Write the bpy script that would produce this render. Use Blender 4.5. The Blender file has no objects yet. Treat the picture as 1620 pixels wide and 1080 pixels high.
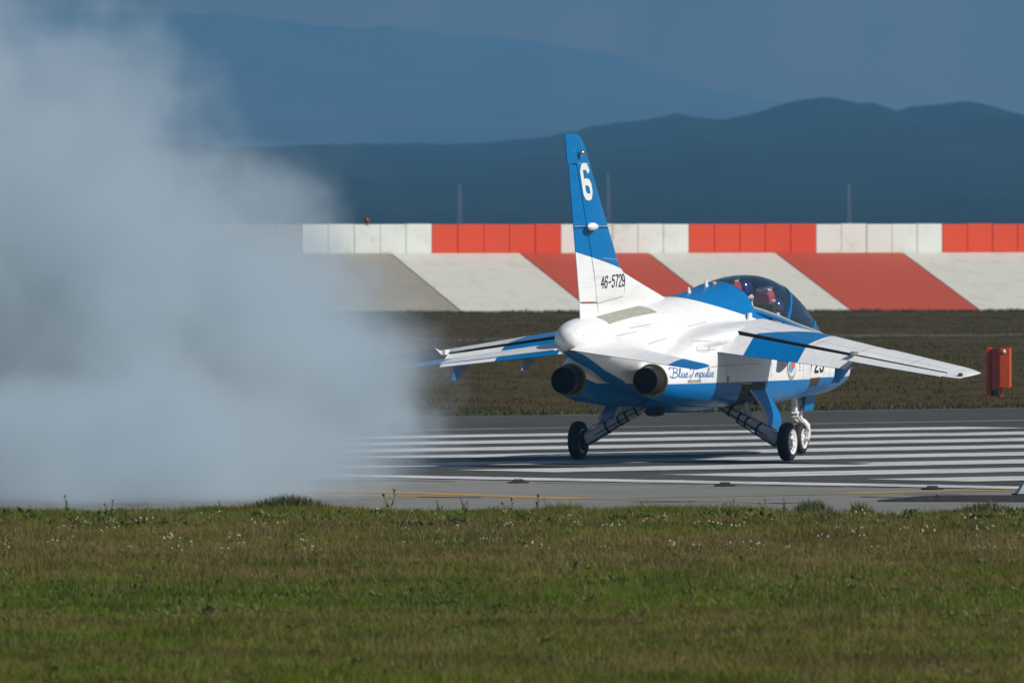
import bpy, bmesh, math, random
import numpy as np
from mathutils import Vector, Matrix, noise
from mathutils.bvhtree import BVHTree

R = math.radians
PI = math.pi
random.seed(7)
rng = np.random.default_rng(11)
SC = bpy.context.scene
C = SC.collection

# ------------------------------------------------------------------ camera
CAM_H = 3.76
FPX = 20710.0                      # focal length in pixels of a 1620 px wide frame
cam_d = bpy.data.cameras.new('camera')
cam = bpy.data.objects.new('camera', cam_d)
C.objects.link(cam)
cam.location = (0, 0, CAM_H)
cam.rotation_euler = (R(90) - 220.0 / FPX, 0, 0)
cam_d.sensor_width = 36.0
cam_d.lens = 36.0 * FPX / 1620.0
cam_d.clip_start = 1.0
cam_d.clip_end = 40000
cam_d.dof.use_dof = True
cam_d.dof.focus_distance = 182.0
cam_d.dof.aperture_fstop = 7.6
SC.camera = cam

# ------------------------------------------------------------------ light
SUN_EL = R(38)
sun_dir = Vector((0.905, -0.425, 0)).normalized() * math.cos(SUN_EL) + Vector((0, 0, math.sin(SUN_EL)))
sun_d = bpy.data.lights.new('sun', 'SUN')
sun_d.energy = 4.3
sun_d.angle = R(0.53)
sun_d.color = (1.0, 0.955, 0.88)
sun = bpy.data.objects.new('sun', sun_d)
C.objects.link(sun)
sun.rotation_euler = sun_dir.to_track_quat('Z', 'Y').to_euler()
sun.location = (60, 100, 80)

world = bpy.data.worlds.new('World')
SC.world = world
world.use_nodes = True
wn = world.node_tree
wn.nodes.clear()
wo = wn.nodes.new('ShaderNodeOutputWorld')
wb = wn.nodes.new('ShaderNodeBackground')
ws = wn.nodes.new('ShaderNodeTexSky')
ws.sky_type = 'NISHITA'
ws.sun_disc = False
ws.sun_elevation = SUN_EL
ws.sun_rotation = math.atan2(sun_dir.x, sun_dir.y)
wb.inputs['Strength'].default_value = 0.052
wn.links.new(ws.outputs[0], wb.inputs[0])
wn.links.new(wb.outputs[0], wo.inputs[0])

vs = SC.view_settings
vs.view_transform = 'Standard'
vs.look = 'None'
vs.exposure = 0.0
vs.gamma = 1.0
vs.use_curve_mapping = False
SC.render.engine = 'CYCLES'
cy = SC.cycles
cy.use_denoising = True
cy.volume_bounces = 2
cy.max_bounces = 6
cy.diffuse_bounces = 3
cy.glossy_bounces = 3
cy.transparent_max_bounces = 24
cy.volume_max_steps = 256
cy.use_adaptive_sampling = False


def W(px, py, d=None, z=None):
    """a point of the place seen at (px, py) of the photograph: on the ground (d None), or at distance d"""
    if d is None:
        zz = 0.0 if z is None else z
        d = (CAM_H - zz) * FPX / (py - 320.0)
    return Vector(((px - 810.0) / FPX * d, d, CAM_H - (py - 320.0) / FPX * d))


# ------------------------------------------------------------------ helpers
def tag(o, label=None, cat=None, group=None, kind=None):
    if label: o['label'] = label
    if cat: o['category'] = cat
    if group: o['group'] = group
    if kind: o['kind'] = kind
    return o


def link(name, me, parent=None, mats=()):
    o = bpy.data.objects.new(name, me)
    C.objects.link(o)
    if parent is not None:
        o.parent = parent
    for m in mats:
        me.materials.append(m)
    return o


def empty(name, loc=(0, 0, 0), rz=0.0):
    o = bpy.data.objects.new(name, None)
    C.objects.link(o)
    o.location = loc
    o.rotation_euler = (0, 0, rz)
    o.empty_display_size = 0.3
    return o


class MB:
    def __init__(s):
        s.v, s.f, s.m = [], [], []

    def add(s, vs, fs, mi=0):
        b = len(s.v)
        s.v += [tuple(p) for p in vs]
        s.f += [tuple(b + i for i in f) for f in fs]
        s.m += [mi] * len(fs)
        return s

    def box(s, c, d, mi=0, rot=None):
        c = Vector(c)
        pts = []
        for sx in (-1, 1):
            for sy in (-1, 1):
                for sz in (-1, 1):
                    p = Vector((sx * d[0] / 2, sy * d[1] / 2, sz * d[2] / 2))
                    if rot is not None:
                        p = rot @ p
                    pts.append(c + p)
        return s.add(pts, [(0, 1, 3, 2), (4, 6, 7, 5), (0, 4, 5, 1), (2, 3, 7, 6), (0, 2, 6, 4), (1, 5, 7, 3)], mi)

    def rings(s, rings, mi=0, cap=True, closed=True):
        n = len(rings[0])
        vs = [p for r in rings for p in r]
        fs = []
        for i in range(len(rings) - 1):
            for j in range(n if closed else n - 1):
                k = (j + 1) % n
                fs.append((i * n + j, i * n + k, (i + 1) * n + k, (i + 1) * n + j))
        if cap:
            fs.append(tuple(range(n))[::-1])
            fs.append(tuple((len(rings) - 1) * n + j for j in range(n)))
        return s.add(vs, fs, mi)

    def tube(s, pts, rad, n=10, mi=0, cap=True):
        pts = [Vector(p) for p in pts]
        if not hasattr(rad, '__len__'):
            rad = [rad] * len(pts)
        rr = []
        for i, p in enumerate(pts):
            t = (pts[min(i + 1, len(pts) - 1)] - pts[max(i - 1, 0)]).normalized()
            up = Vector((0, 0, 1)) if abs(t.z) < 0.95 else Vector((1, 0, 0))
            a = t.cross(up).normalized()
            b = t.cross(a).normalized()
            rr.append([p + (a * math.cos(2 * PI * j / n) + b * math.sin(2 * PI * j / n)) * rad[i] for j in range(n)])
        return s.rings(rr, mi, cap)

    def lathe(s, c, axis, prof, n=28, mi=0, cap=True):
        """prof: (distance along axis, radius)"""
        c = Vector(c)
        t = Vector(axis).normalized()
        up = Vector((0, 0, 1)) if abs(t.z) < 0.95 else Vector((1, 0, 0))
        a = t.cross(up).normalized()
        b = t.cross(a).normalized()
        rr = [[c + t * u + (a * math.cos(2 * PI * j / n) + b * math.sin(2 * PI * j / n)) * max(r, 1e-4)
               for j in range(n)] for u, r in prof]
        return s.rings(rr, mi, cap)

    def ball(s, c, rad, n=14, mi=0):
        c = Vector(c)
        if not hasattr(rad, '__len__'):
            rad = (rad,) * 3
        rr = []
        h = n // 2
        for i in range(h + 1):
            th = PI * i / h
            sn = max(math.sin(th), 1e-3)
            rr.append([c + Vector((rad[0] * sn * math.cos(2 * PI * j / n), rad[1] * sn * math.sin(2 * PI * j / n),
                                   rad[2] * math.cos(th))) for j in range(n)])
        return s.rings(rr, mi, True)

    def mesh(s, name, smooth=False):
        me = bpy.data.meshes.new(name)
        me.from_pydata(s.v, [], s.f)
        me.polygons.foreach_set('material_index', s.m)
        bm = bmesh.new()
        bm.from_mesh(me)
        bmesh.ops.recalc_face_normals(bm, faces=bm.faces)
        bm.to_mesh(me)
        bm.free()
        if smooth:
            me.polygons.foreach_set('use_smooth', [True] * len(me.polygons))
            try:
                me.set_sharp_from_angle(angle=R(smooth if smooth > 1 else 40))
            except Exception:
                pass
        me.update()
        return me

    def build(s, name, mats, parent=None, smooth=40):
        if not isinstance(mats, (list, tuple)):
            mats = [mats]
        return link(name, s.mesh(name, smooth), parent, mats)


def apply_mods(o):
    dg = bpy.context.evaluated_depsgraph_get()
    dg.update()
    me = bpy.data.meshes.new_from_object(o.evaluated_get(dg))
    old = o.data
    o.modifiers.clear()
    o.data = me
    bpy.data.meshes.remove(old)
    return me


# ------------------------------------------------------------------ materials
class NT:
    """small node-tree writer"""
    def __init__(s, name):
        s.mat = bpy.data.materials.new(name)
        s.mat.use_nodes = True
        s.t = s.mat.node_tree
        s.t.nodes.clear()
        s.out = s.t.nodes.new('ShaderNodeOutputMaterial')

    def n(s, typ, **kw):
        nd = s.t.nodes.new(typ)
        for k, v in kw.items():
            setattr(nd, k, v)
        return nd

    def put(s, sock, v):
        if v is None:
            return
        if hasattr(v, 'is_linked') or isinstance(v, bpy.types.NodeSocket):
            s.t.links.new(v, sock)
        else:
            if sock.type == 'RGBA' and len(v) == 3:
                v = (*v, 1)
            sock.default_value = v

    def math(s, op, a, b=None, c=None, clamp=False):
        nd = s.n('ShaderNodeMath', operation=op)
        nd.use_clamp = clamp
        s.put(nd.inputs[0], a)
        if b is not None: s.put(nd.inputs[1], b)
        if c is not None: s.put(nd.inputs[2], c)
        return nd.outputs[0]

    def mix(s, f, a, b, blend='MIX'):
        nd = s.n('ShaderNodeMix', data_type='RGBA', blend_type=blend)
        s.put(nd.inputs[0], f)
        s.put(nd.inputs[6], a)
        s.put(nd.inputs[7], b)
        return nd.outputs[2]

    def noise(s, vec, scale, detail=4, rough=0.55, out=0, dist=0.0):
        nd = s.n('ShaderNodeTexNoise')
        if vec is not None: s.put(nd.inputs['Vector'], vec)
        nd.inputs['Scale'].default_value = scale
        nd.inputs['Detail'].default_value = detail
        nd.inputs['Roughness'].default_value = rough
        nd.inputs['Distortion'].default_value = dist
        return nd.outputs[out]

    def ramp(s, v, a, b, lo=0.0, hi=1.0, smooth=False):
        nd = s.n('ShaderNodeMapRange')
        if smooth: nd.interpolation_type = 'SMOOTHSTEP'
        s.put(nd.inputs[0], v)
        for i, x in enumerate((a, b, lo, hi)):
            s.put(nd.inputs[i + 1], x)
        return nd.outputs[0]

    def obj(s):
        return s.n('ShaderNodeTexCoord').outputs['Object']

    def pos(s):
        return s.n('ShaderNodeNewGeometry').outputs['Position']

    def mapping(s, vec, scale=(1, 1, 1), loc=(0, 0, 0), rot=(0, 0, 0)):
        nd = s.n('ShaderNodeMapping')
        s.put(nd.inputs[0], vec)
        nd.inputs['Scale'].default_value = scale
        nd.inputs['Location'].default_value = loc
        nd.inputs['Rotation'].default_value = rot
        return nd.outputs[0]

    def xyz(s, vec):
        nd = s.n('ShaderNodeSeparateXYZ')
        s.put(nd.inputs[0], vec)
        return nd.outputs

    def bump(s, h, strength=0.3, dist=0.02):
        nd = s.n('ShaderNodeBump')
        nd.inputs['Strength'].default_value = strength
        nd.inputs['Distance'].default_value = dist
        s.put(nd.inputs['Height'], h)
        return nd.outputs[0]

    def principled(s, color, rough=0.6, metal=0.0, normal=None, spec=None, coat=None, **kw):
        p = s.n('ShaderNodeBsdfPrincipled')
        s.put(p.inputs['Base Color'], color)
        s.put(p.inputs['Roughness'], rough)
        s.put(p.inputs['Metallic'], metal)
        if normal is not None: s.put(p.inputs['Normal'], normal)
        if spec is not None: s.put(p.inputs['Specular IOR Level'], spec)
        if coat is not None:
            s.put(p.inputs['Coat Weight'], coat)
            s.put(p.inputs['Coat Roughness'], 0.08)
        for k, v in kw.items():
            s.put(p.inputs[k], v)
        s.t.links.new(p.outputs[0], s.out.inputs[0])
        return s.mat


def plain(name, col, rough=0.6, metal=0.0, var=0.15, scale=6.0, bump=0.0, spec=None, coat=None):
    t = NT(name)
    v = t.obj()
    f = t.noise(v, scale, 5, 0.6)
    k = t.ramp(f, 0.3, 0.7, 1 - var, 1 + var)
    mul = t.n('ShaderNodeVectorMath', operation='SCALE')
    mul.inputs[0].default_value = col
    t.put(mul.inputs['Scale'], k)
    r = t.ramp(t.noise(v, scale * 2.3, 3), 0.3, 0.7, max(rough - 0.08, 0.02), min(rough + 0.08, 1))
    nrm = t.bump(t.noise(v, scale * 8, 3), bump, 0.01) if bump else None
    return t.principled(mul.outputs[0], r, metal, nrm, spec, coat)


M = {}
WHITE = (0.80, 0.81, 0.82)
BLUE = (0.0, 0.160, 0.44)


def livery(name, maskfn):
    t = NT(name)
    o = t.obj()
    x, y, z = t.xyz(o)
    m = maskfn(t, x, y, z)
    dirt = t.noise(t.mapping(o, (0.6, 1.5, 2.0)), 2.2, 3, 0.5)
    d = t.ramp(dirt, 0.35, 0.75, 1.0, 0.93)
    # faint grime drawn out along the airflow, and small stains
    d = t.math('MULTIPLY', d, t.ramp(t.noise(t.mapping(o, (0.35, 5.0, 6.0)), 2.4, 4, 0.6), 0.52, 0.80, 1.0, 0.82))
    d = t.math('MULTIPLY', d, t.ramp(t.noise(o, 7.0, 5, 0.65), 0.60, 0.80, 1.0, 0.86))
    base = t.mix(m, WHITE, BLUE)
    sc = t.n('ShaderNodeVectorMath', operation='SCALE')
    t.put(sc.inputs[0], base)
    t.put(sc.inputs['Scale'], d)
    r = t.ramp(t.noise(o, 5, 2), 0.3, 0.7, 0.28, 0.38)
    return t.principled(sc.outputs[0], r, 0.0, None, 0.22, 0.04)


def gt(t, a, b):
    return t.math('GREATER_THAN', a, b)


def m_body(t, x, y, z):
    # lower blue: below z = 1.15, the line climbing towards the tail under the boom
    climb = t.math('MULTIPLY', t.math('MAXIMUM', t.math('SUBTRACT', t.math('MULTIPLY', x, -1.0), 2.75), 0.0), t.math('MULTIPLY', gt(t, 0.50, t.math('ABSOLUTE', y)), 0.235))
    lo = gt(t, t.math('ADD', 1.15, climb), z)
    # upper blue: spine and cockpit, above a line falling forward
    line = t.math('SUBTRACT', 2.405, t.math('MULTIPLY', t.math('ADD', x, 0.75), 0.165))
    hi = t.math('MULTIPLY', gt(t, z, line), gt(t, x, -0.9))
    return t.math('MAXIMUM', lo, hi)


def m_fin(t, x, y, z):
    # blue above a line that falls forward, gently curved
    u = t.math('ADD', x, 4.5)
    line = t.math('SUBTRACT', 3.03, t.math('MULTIPLY', u, 0.137))
    return gt(t, z, line)


def m_wing(t, x, y, z):
    a = t.math('ABSOLUTE', y)
    inn = t.math('ADD', 1.42, t.math('MULTIPLY', t.math('MAXIMUM', t.math('ADD', x, 0.75), 0.0), 0.62))
    return t.math('MULTIPLY', gt(t, a, inn), gt(t, t.math('SUBTRACT', 2.30, t.math('MULTIPLY', t.math('ADD', x, 0.75), 0.02)), a))


def m_tail(t, x, y, z):
    return gt(t, t.math('ABSOLUTE', y), 1.72)


M['body'] = livery('aircraft_paint_body', m_body)
M['fin'] = livery('aircraft_paint_fin', m_fin)
M['wing'] = livery('aircraft_paint_wing', m_wing)
M['tail'] = livery('aircraft_paint_tail', m_tail)
M['white'] = plain('white_paint', (0.78, 0.78, 0.77), 0.35, var=0.06, coat=0.2)
M['blue'] = plain('blue_paint', BLUE, 0.33, var=0.08, spec=0.22)
M['dark'] = plain('dark_interior', (0.02, 0.02, 0.022), 0.7)
M['gap'] = plain('black_seal', (0.012, 0.012, 0.013), 0.8)
M['grey'] = plain('grey_gear_paint', (0.60, 0.63, 0.66), 0.4, var=0.12)
M['steel'] = plain('steel', (0.45, 0.45, 0.46), 0.3, 1.0)
M['tyre'] = plain('tyre_rubber', (0.013, 0.013, 0.014), 0.75, var=0.3)
M['nozzle'] = plain('burnt_nozzle_metal', (0.035, 0.033, 0.032), 0.5, 0.6, var=0.4)
M['nozzle_in'] = plain('inner_nozzle_metal', (0.11, 0.10, 0.11), 0.5, 0.5, var=0.3)
M['brass'] = plain('heat_tinted_rim', (0.22, 0.17, 0.06), 0.45, 0.5)
M['walk'] = plain('grey_panel', (0.32, 0.32, 0.27), 0.8, var=0.2, scale=14)
M['black_mark'] = plain('black_marking', (0.015, 0.015, 0.017), 0.5)
M['blue_mark'] = plain('script_blue', (0.03, 0.16, 0.45), 0.5)
M['orange_mark'] = plain('emblem_orange', (0.75, 0.11, 0.02), 0.5)
M['cyan_mark'] = plain('emblem_blue', (0.08, 0.32, 0.62), 0.5)
M['seat_red'] = plain('seat_red', (0.42, 0.035, 0.04), 0.7)
M['seat_white'] = plain('seat_white', (0.62, 0.60, 0.56), 0.7)
M['helmet'] = plain('navy_helmet', (0.012, 0.02, 0.14), 0.12, var=0.05, coat=0.8)
M['suit'] = plain('navy_flight_suit', (0.02, 0.025, 0.07), 0.8)
M['mask'] = plain('pale_mask', (0.62, 0.62, 0.60), 0.5)
M['skin'] = plain('skin', (0.5, 0.3, 0.2), 0.55)
M['lens_red'] = plain('red_lens', (0.25, 0.01, 0.01), 0.15)
M['lens_amber'] = plain('amber_lens', (0.8, 0.35, 0.12), 0.15)
M['lens_clear'] = plain('clear_lens', (0.85, 0.85, 0.85), 0.1, coat=1.0)
M['wood'] = plain('brown_louvre', (0.16, 0.09, 0.035), 0.7)
M['primer'] = plain('yellow_primer', (0.36, 0.33, 0.08), 0.6)


def glass_mat():
    t = NT('canopy_glass')
    tr = t.n('ShaderNodeBsdfTransparent')
    tr.inputs[0].default_value = (0.93, 0.95, 0.97, 1)
    gl = t.n('ShaderNodeBsdfGlossy')
    gl.inputs['Roughness'].default_value = 0.04
    gl.inputs[0].default_value = (0.9, 0.95, 1, 1)
    fr = t.n('ShaderNodeFresnel')
    fr.inputs[0].default_value = 1.5
    mx = t.n('ShaderNodeMixShader')
    t.t.links.new(fr.outputs[0], mx.inputs[0])
    t.t.links.new(tr.outputs[0], mx.inputs[1])
    t.t.links.new(gl.outputs[0], mx.inputs[2])
    t.t.links.new(mx.outputs[0], t.out.inputs[0])
    return t.mat


M['glass'] = glass_mat()


def ground_mat():
    t = NT('meadow_soil')
    p = t.pos()
    a = t.noise(t.mapping(p, (1, 0.35, 1)), 0.22, 5, 0.6)
    b = t.noise(p, 0.9, 5, 0.65)
    c = t.noise(t.mapping(p, (1, 0.2, 1)), 3.5, 4, 0.6)
    col = t.mix(t.ramp(a, 0.38, 0.62), (0.055, 0.046, 0.008), (0.070, 0.042, 0.013))
    col = t.mix(t.ramp(b, 0.4, 0.75, 0, 0.6), col, (0.042, 0.046, 0.006))
    col = t.mix(t.ramp(c, 0.35, 0.7, 0, 0.5), col, (0.080, 0.058, 0.022))
    return t.principled(col, 0.95, 0.0, t.bump(c, 0.5, 0.08), 0.1)


def asphalt_mat(name, col, col2, streak=(0.25, 1.2, 1), ang=0.0, rough=0.85):
    t = NT(name)
    p = t.mapping(t.pos(), (1, 1, 1), (0, 0, 0), (0, 0, ang))
    a = t.noise(t.mapping(p, streak), 0.7, 5, 0.65)
    b = t.noise(p, 0.12, 4, 0.55)
    c = t.noise(p, 26.0, 3, 0.6)
    k = t.mix(t.ramp(a, 0.35, 0.68), col, col2)
    k = t.mix(t.ramp(b, 0.4, 0.65, 0, 0.4), k, [x * 1.3 for x in col2])
    k = t.mix(t.ramp(c, 0.35, 0.7, 0, 0.3), k, [x * 0.6 for x in col])
    return t.principled(k, rough, 0.0, t.bump(c, 0.4, 0.01), 0.3)


def paint_mat(name, col, worn, thr=0.62, ang=0.0, stretch=(0.25, 2.0, 1)):
    t = NT(name)
    p = t.mapping(t.pos(), (1, 1, 1), (0, 0, 0), (0, 0, ang))
    a = t.noise(t.mapping(p, stretch), 1.6, 6, 0.7)
    b = t.noise(p, 9.0, 4, 0.6)
    f = t.ramp(t.math('ADD', a, t.math('MULTIPLY', t.math('SUBTRACT', b, 0.5), 0.35)), thr - 0.1, thr + 0.12)
    k = t.mix(f, col, worn)
    return t.principled(k, 0.75, 0.0, None, 0.3)


U = Vector((0.736, 0.677, 0)).normalized()       # direction of the runway
UA = math.atan2(U.y, U.x)
M['ground'] = ground_mat()
M['runway'] = asphalt_mat('runway_asphalt', (0.038, 0.037, 0.033), (0.072, 0.069, 0.060), (0.12, 1.6, 1), -UA)
M['taxi'] = asphalt_mat('pale_taxiway_asphalt', (0.165, 0.165, 0.155), (0.225, 0.222, 0.205), (0.3, 1.0, 1), -UA)
M['stripe'] = paint_mat('runway_white_paint', (0.58, 0.60, 0.61), (0.17, 0.17, 0.17), 0.58, -UA)
M['stripe_faint'] = paint_mat('worn_runway_paint', (0.20, 0.20, 0.20), (0.08, 0.08, 0.08), 0.5, -UA)
M['yellow'] = paint_mat('yellow_line_paint', (0.50, 0.27, 0.035), (0.20, 0.17, 0.11), 0.56)
M['yellow_faint'] = paint_mat('worn_yellow_paint', (0.30, 0.20, 0.08), (0.19, 0.18, 0.16), 0.5)


def grass_mat(name, far=False):
    t = NT(name)
    p = t.pos()
    inf = t.n('ShaderNodeObjectInfo').outputs['Random']
    x, y, z = t.xyz(p)
    big = t.noise(t.mapping(p, (0.38, 1.0, 0)), 0.26, 4, 0.62)
    mid = t.noise(t.mapping(p, (1, 0.5, 0), (31, 7, 0)), 1.3, 4, 0.6)
    tiny = t.noise(p, 7.0, 2, 0.5)
    dry = t.mix(inf, (0.150, 0.108, 0.024), (0.31, 0.250, 0.095))
    dry = t.mix(t.ramp(mid, 0.4, 0.7), dry, (0.18, 0.150, 0.045))
    grn = t.mix(inf, (0.055, 0.125, 0.003), (0.165, 0.225, 0.008))
    # greener towards the near side, drier towards the runway
    wob = t.math('MULTIPLY', t.math('SUBTRACT', t.noise(t.mapping(p, (1, 0, 0)), 0.35, 3), 0.5), 9.0)
    yy = t.math('ADD', y, wob)
    # a damp, greener strip across the meadow; a drier one towards the pavement
    gb = t.math('SUBTRACT', 1.0, t.math('MINIMUM', t.math('DIVIDE', t.math('ABSOLUTE', t.math('SUBTRACT', yy, 123.0)), 6.5), 1.0))
    yb = t.math('ADD', t.ramp(yy, 126, 134, 0.0, -0.10), t.math('MULTIPLY', gb, 0.17))
    yb = t.math('ADD', yb, t.ramp(yy, 150, 155, 0.0, 0.12))
    s = t.math('ADD', t.math('ADD', big, yb), t.math('MULTIPLY', t.math('SUBTRACT', mid, 0.5), 0.6))
    s = t.math('ADD', s, t.math('MULTIPLY', t.math('SUBTRACT', inf, 0.5), 0.30))
    col = t.mix(t.ramp(s, 0.43, 0.57), dry, grn)
    col = t.mix(t.ramp(tiny, 0.3, 0.7, 0, 0.4), col, (0.070, 0.062, 0.012))
    # thatch and lusher patches: tone of the sward itself
    tone = t.noise(t.mapping(p, (1, 0.9, 0), (5, 90, 0)), 0.55, 5, 0.65)
    tn = t.n('ShaderNodeVectorMath', operation='SCALE')
    t.put(tn.inputs[0], col)
    t.put(tn.inputs['Scale'], t.ramp(tone, 0.32, 0.68, 0.56, 1.28))
    col = tn.outputs[0]
    tr = t.n('ShaderNodeBsdfTranslucent')
    t.put(tr.inputs[0], col)
    p2 = t.n('ShaderNodeBsdfPrincipled')
    t.put(p2.inputs['Base Color'], col)
    p2.inputs['Roughness'].default_value = 0.6
    p2.inputs['Specular IOR Level'].default_value = 0.08
    mx = t.n('ShaderNodeMixShader')
    mx.inputs[0].default_value = 0.12
    t.t.links.new(p2.outputs[0], mx.inputs[1])
    t.t.links.new(tr.outputs[0], mx.inputs[2])
    t.t.links.new(mx.outputs[0], t.out.inputs[0])
    return t.mat


def leaf_mat(name, col):
    t = NT(name)
    f = t.noise(t.pos(), 18, 3)
    k = t.mix(f, col, [c * 0.55 for c in col])
    return t.principled(k, 0.55, 0.0, None, 0.3)


M['grass'] = grass_mat('meadow_grass')
M['leaf'] = leaf_mat('weed_leaf', (0.115, 0.195, 0.020))
M['fringe'] = leaf_mat('fringe_leaf', (0.050, 0.062, 0.018))
M['tuft'] = leaf_mat('tussock_blade', (0.070, 0.100, 0.022))
M['tuft_dry'] = leaf_mat('tussock_dry_blade', (0.17, 0.12, 0.055))
M['tuft_pale'] = leaf_mat('pale_dry_stalk', (0.30, 0.235, 0.12))
M['clover'] = plain('clover_white', (0.55, 0.52, 0.42), 0.8)
M['flower_red'] = plain('clover_red', (0.38, 0.06, 0.14), 0.8)

# ================================================================== structure
# ---- ground, runway, taxiway
mb = MB()
mb.add([(-1500, -90, 0), (1500, -90, 0), (1500, 11900, 0), (-1500, 11900, 0)], [(0, 1, 2, 3)])
tag(mb.build('ground', M['ground'], smooth=False), kind='structure')


def sheet(name, pts, z, mat, parent=None, kind=None):
    b = MB()
    b.add([(p[0], p[1], z) for p in pts], [tuple(range(len(pts)))])
    o = b.build(name, mat, parent, smooth=False)
    if kind: o['kind'] = kind
    return o


V_ = Vector((U.y, -U.x, 0))                        # across the runway, towards the camera side
thr = W(780, 758)                                 # a point on the threshold line
thr_dir = (W(1620, 773) - W(780, 758)).normalized()
far_pt = W(1620, 647)
# far edge parallel to U through far_pt ; near boundary = the threshold line
cross_far = far_pt - U * 0
# runway quad: threshold line from far-left to near-right, swept along U
def meet(p, d, q, e):
    m = Matrix(((d.x, -e.x), (d.y, -e.y)))
    s = m.inverted() @ Vector((q.x - p.x, q.y - p.y))
    return p + d * s[0]
corner = meet(thr, thr_dir, far_pt, U)
near = thr + thr_dir * 34
runway = sheet('runway', [corner, near, near + U * 900, corner + U * 900], 0.010, M['runway'], kind='structure')
# pale pavement before the threshold, near edge ragged against the meadow
edge = []
for i in range(180):
    px = -900 + i * 20
    e = W(px, 812 + 8 * min(max((px - 1200) / 200, 0), 1) + 3.0 * math.sin(px * 0.011) + 6 * noise.noise((px * 0.013, 0, 3)))
    edge.append(e)
tb = MB()
for a_, c_ in zip(edge[:-1], edge[1:]):
    tb.add([(a_.x, a_.y, .005), (c_.x, c_.y, .005), (c_.x * 1.25, 215, .005), (a_.x * 1.25, 215, .005)], [(0, 1, 2, 3)])
taxi = tb.build('taxiway', M['taxi'], None, False)
taxi['kind'] = 'structure'


def ribbon(name, pts, wid, z, mat, parent, rag=0.12, step=0.5, seed=0):
    """painted line in plan with slightly uneven edges"""
    pts = [Vector((p[0], p[1], 0)) for p in pts]
    dens = []
    for a, b in zip(pts[:-1], pts[1:]):
        n = max(2, int((b - a).length / step))
        for i in range(n):
            dens.append(a.lerp(b, i / n))
    dens.append(pts[-1])
    vs, fs = [], []
    for i, p in enumerate(dens):
        t = (dens[min(i + 1, len(dens) - 1)] - dens[max(i - 1, 0)]).normalized()
        s = Vector((-t.y, t.x, 0))
        w1 = wid / 2 + rag * noise.noise((i * 0.7, seed * 9.1, 1))
        w2 = wid / 2 + rag * noise.noise((i * 0.7, seed * 9.1, 5))
        a, b = p + s * w1, p - s * w2
        vs += [(a.x, a.y, z), (b.x, b.y, z)]
        if i: fs.append((2 * i - 2, 2 * i - 1, 2 * i + 1, 2 * i))
    b = MB()
    b.add(vs, fs)
    return b.build(name, mat, parent, smooth=False)


# threshold stripes: start points on a line across the runway
S0 = W(775, 747)
SP = 4.12
for k in range(-5, 4):
    a = S0 + V_ * (SP * k) + U * 0.3
    ln = 46.0
    if k == -4:
        ln = 34.0
    if k == -5:
        ribbon('stripe', [a, a + U * 30], 1.7, 0.016, M['stripe'], runway, seed=k)
        ribbon('stripe', [a + U * 40, a + U * 85], 2.0, 0.016, M['stripe'], runway, seed=k + 20)
        continue
    ribbon('stripe', [a, a + U * ln], 1.95 if k < 0 else 2.05, 0.016, M['stripe'], runway, seed=k)
fl = S0 - V_ * (SP * 6.1)
ribbon('edge_line', [fl, fl + U * 70], 0.9, 0.016, M['stripe_faint'], runway, seed=31)
ribbon('threshold_line', [thr - thr_dir * 30, thr + thr_dir * 30], 1.25, 0.017, M['stripe'], runway, seed=40)
e0 = far_pt - U * 120
ribbon('shoulder_line', [e0, far_pt + U * 200], 0.5, 0.016, M['stripe_faint'], runway, seed=41, rag=0.3)
# yellow lead lines
ribbon('yellow_line', [W(200, 768), W(500, 775.5), W(700, 782), W(830, 786.5), W(915, 789.5)], 0.55, 0.009, M['yellow'], taxi, 0.03, seed=50)
ribbon('yellow_line', [W(200, 782), W(500, 784), W(640, 785), W(720, 785.6)], 0.45, 0.009, M['yellow'], taxi, 0.03, seed=51)
ribbon('yellow_line', [W(915, 789.5), W(1080, 793), W(1250, 797)], 0.3, 0.009, M['yellow_faint'], taxi, 0.05, seed=52)
ribbon('yellow_line', [W(1000, 788), W(1180, 785), W(1340, 781.5)], 0.3, 0.009, M['yellow_faint'], taxi, 0.05, seed=53)
ribbon('yellow_line', [W(1340, 781.5), W(1430, 778.5), W(1520, 776.5), W(1640, 774.8), W(1800, 773)], 0.5, 0.009, M['yellow'], taxi, 0.03, seed=54)
M['crack'] = plain('dark_joint_sealant', (0.02, 0.02, 0.02), 0.8)
for i, (a, b, w) in enumerate([((560, 759.6), (720, 762.5), 0.16), ((850, 764.5), (1110, 768), 0.10), ((1150, 769), (1420, 772.5), 0.10),
                               ((1360, 786.5), (1430, 788), 0.16), ((660, 787), (760, 787.6), 0.2), ((1000, 795), (1100, 794), 0.14),
                               ((1220, 797), (1300, 795.5), 0.14), ((1430, 783), (1520, 782), 0.14)]):
    ribbon('sealant_joint', [W(*a), W(*b)], w, 0.012, M['crack'], taxi, 0.05, 0.15, seed=60 + i)

# pale track crossing the far meadow
M['track'] = asphalt_mat('gravel_track', (0.085, 0.080, 0.060), (0.12, 0.11, 0.09))
pth = [W(-300, 543), W(200, 540), W(620, 538.5), W(760, 538), W(1000, 536), W(1300, 531), W(1620, 530), W(2100, 527)]
tag(ribbon('gravel_path', pth, 6.0, 0.006, M['track'], None, 1.6, 1.5, seed=70), kind='structure')

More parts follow.
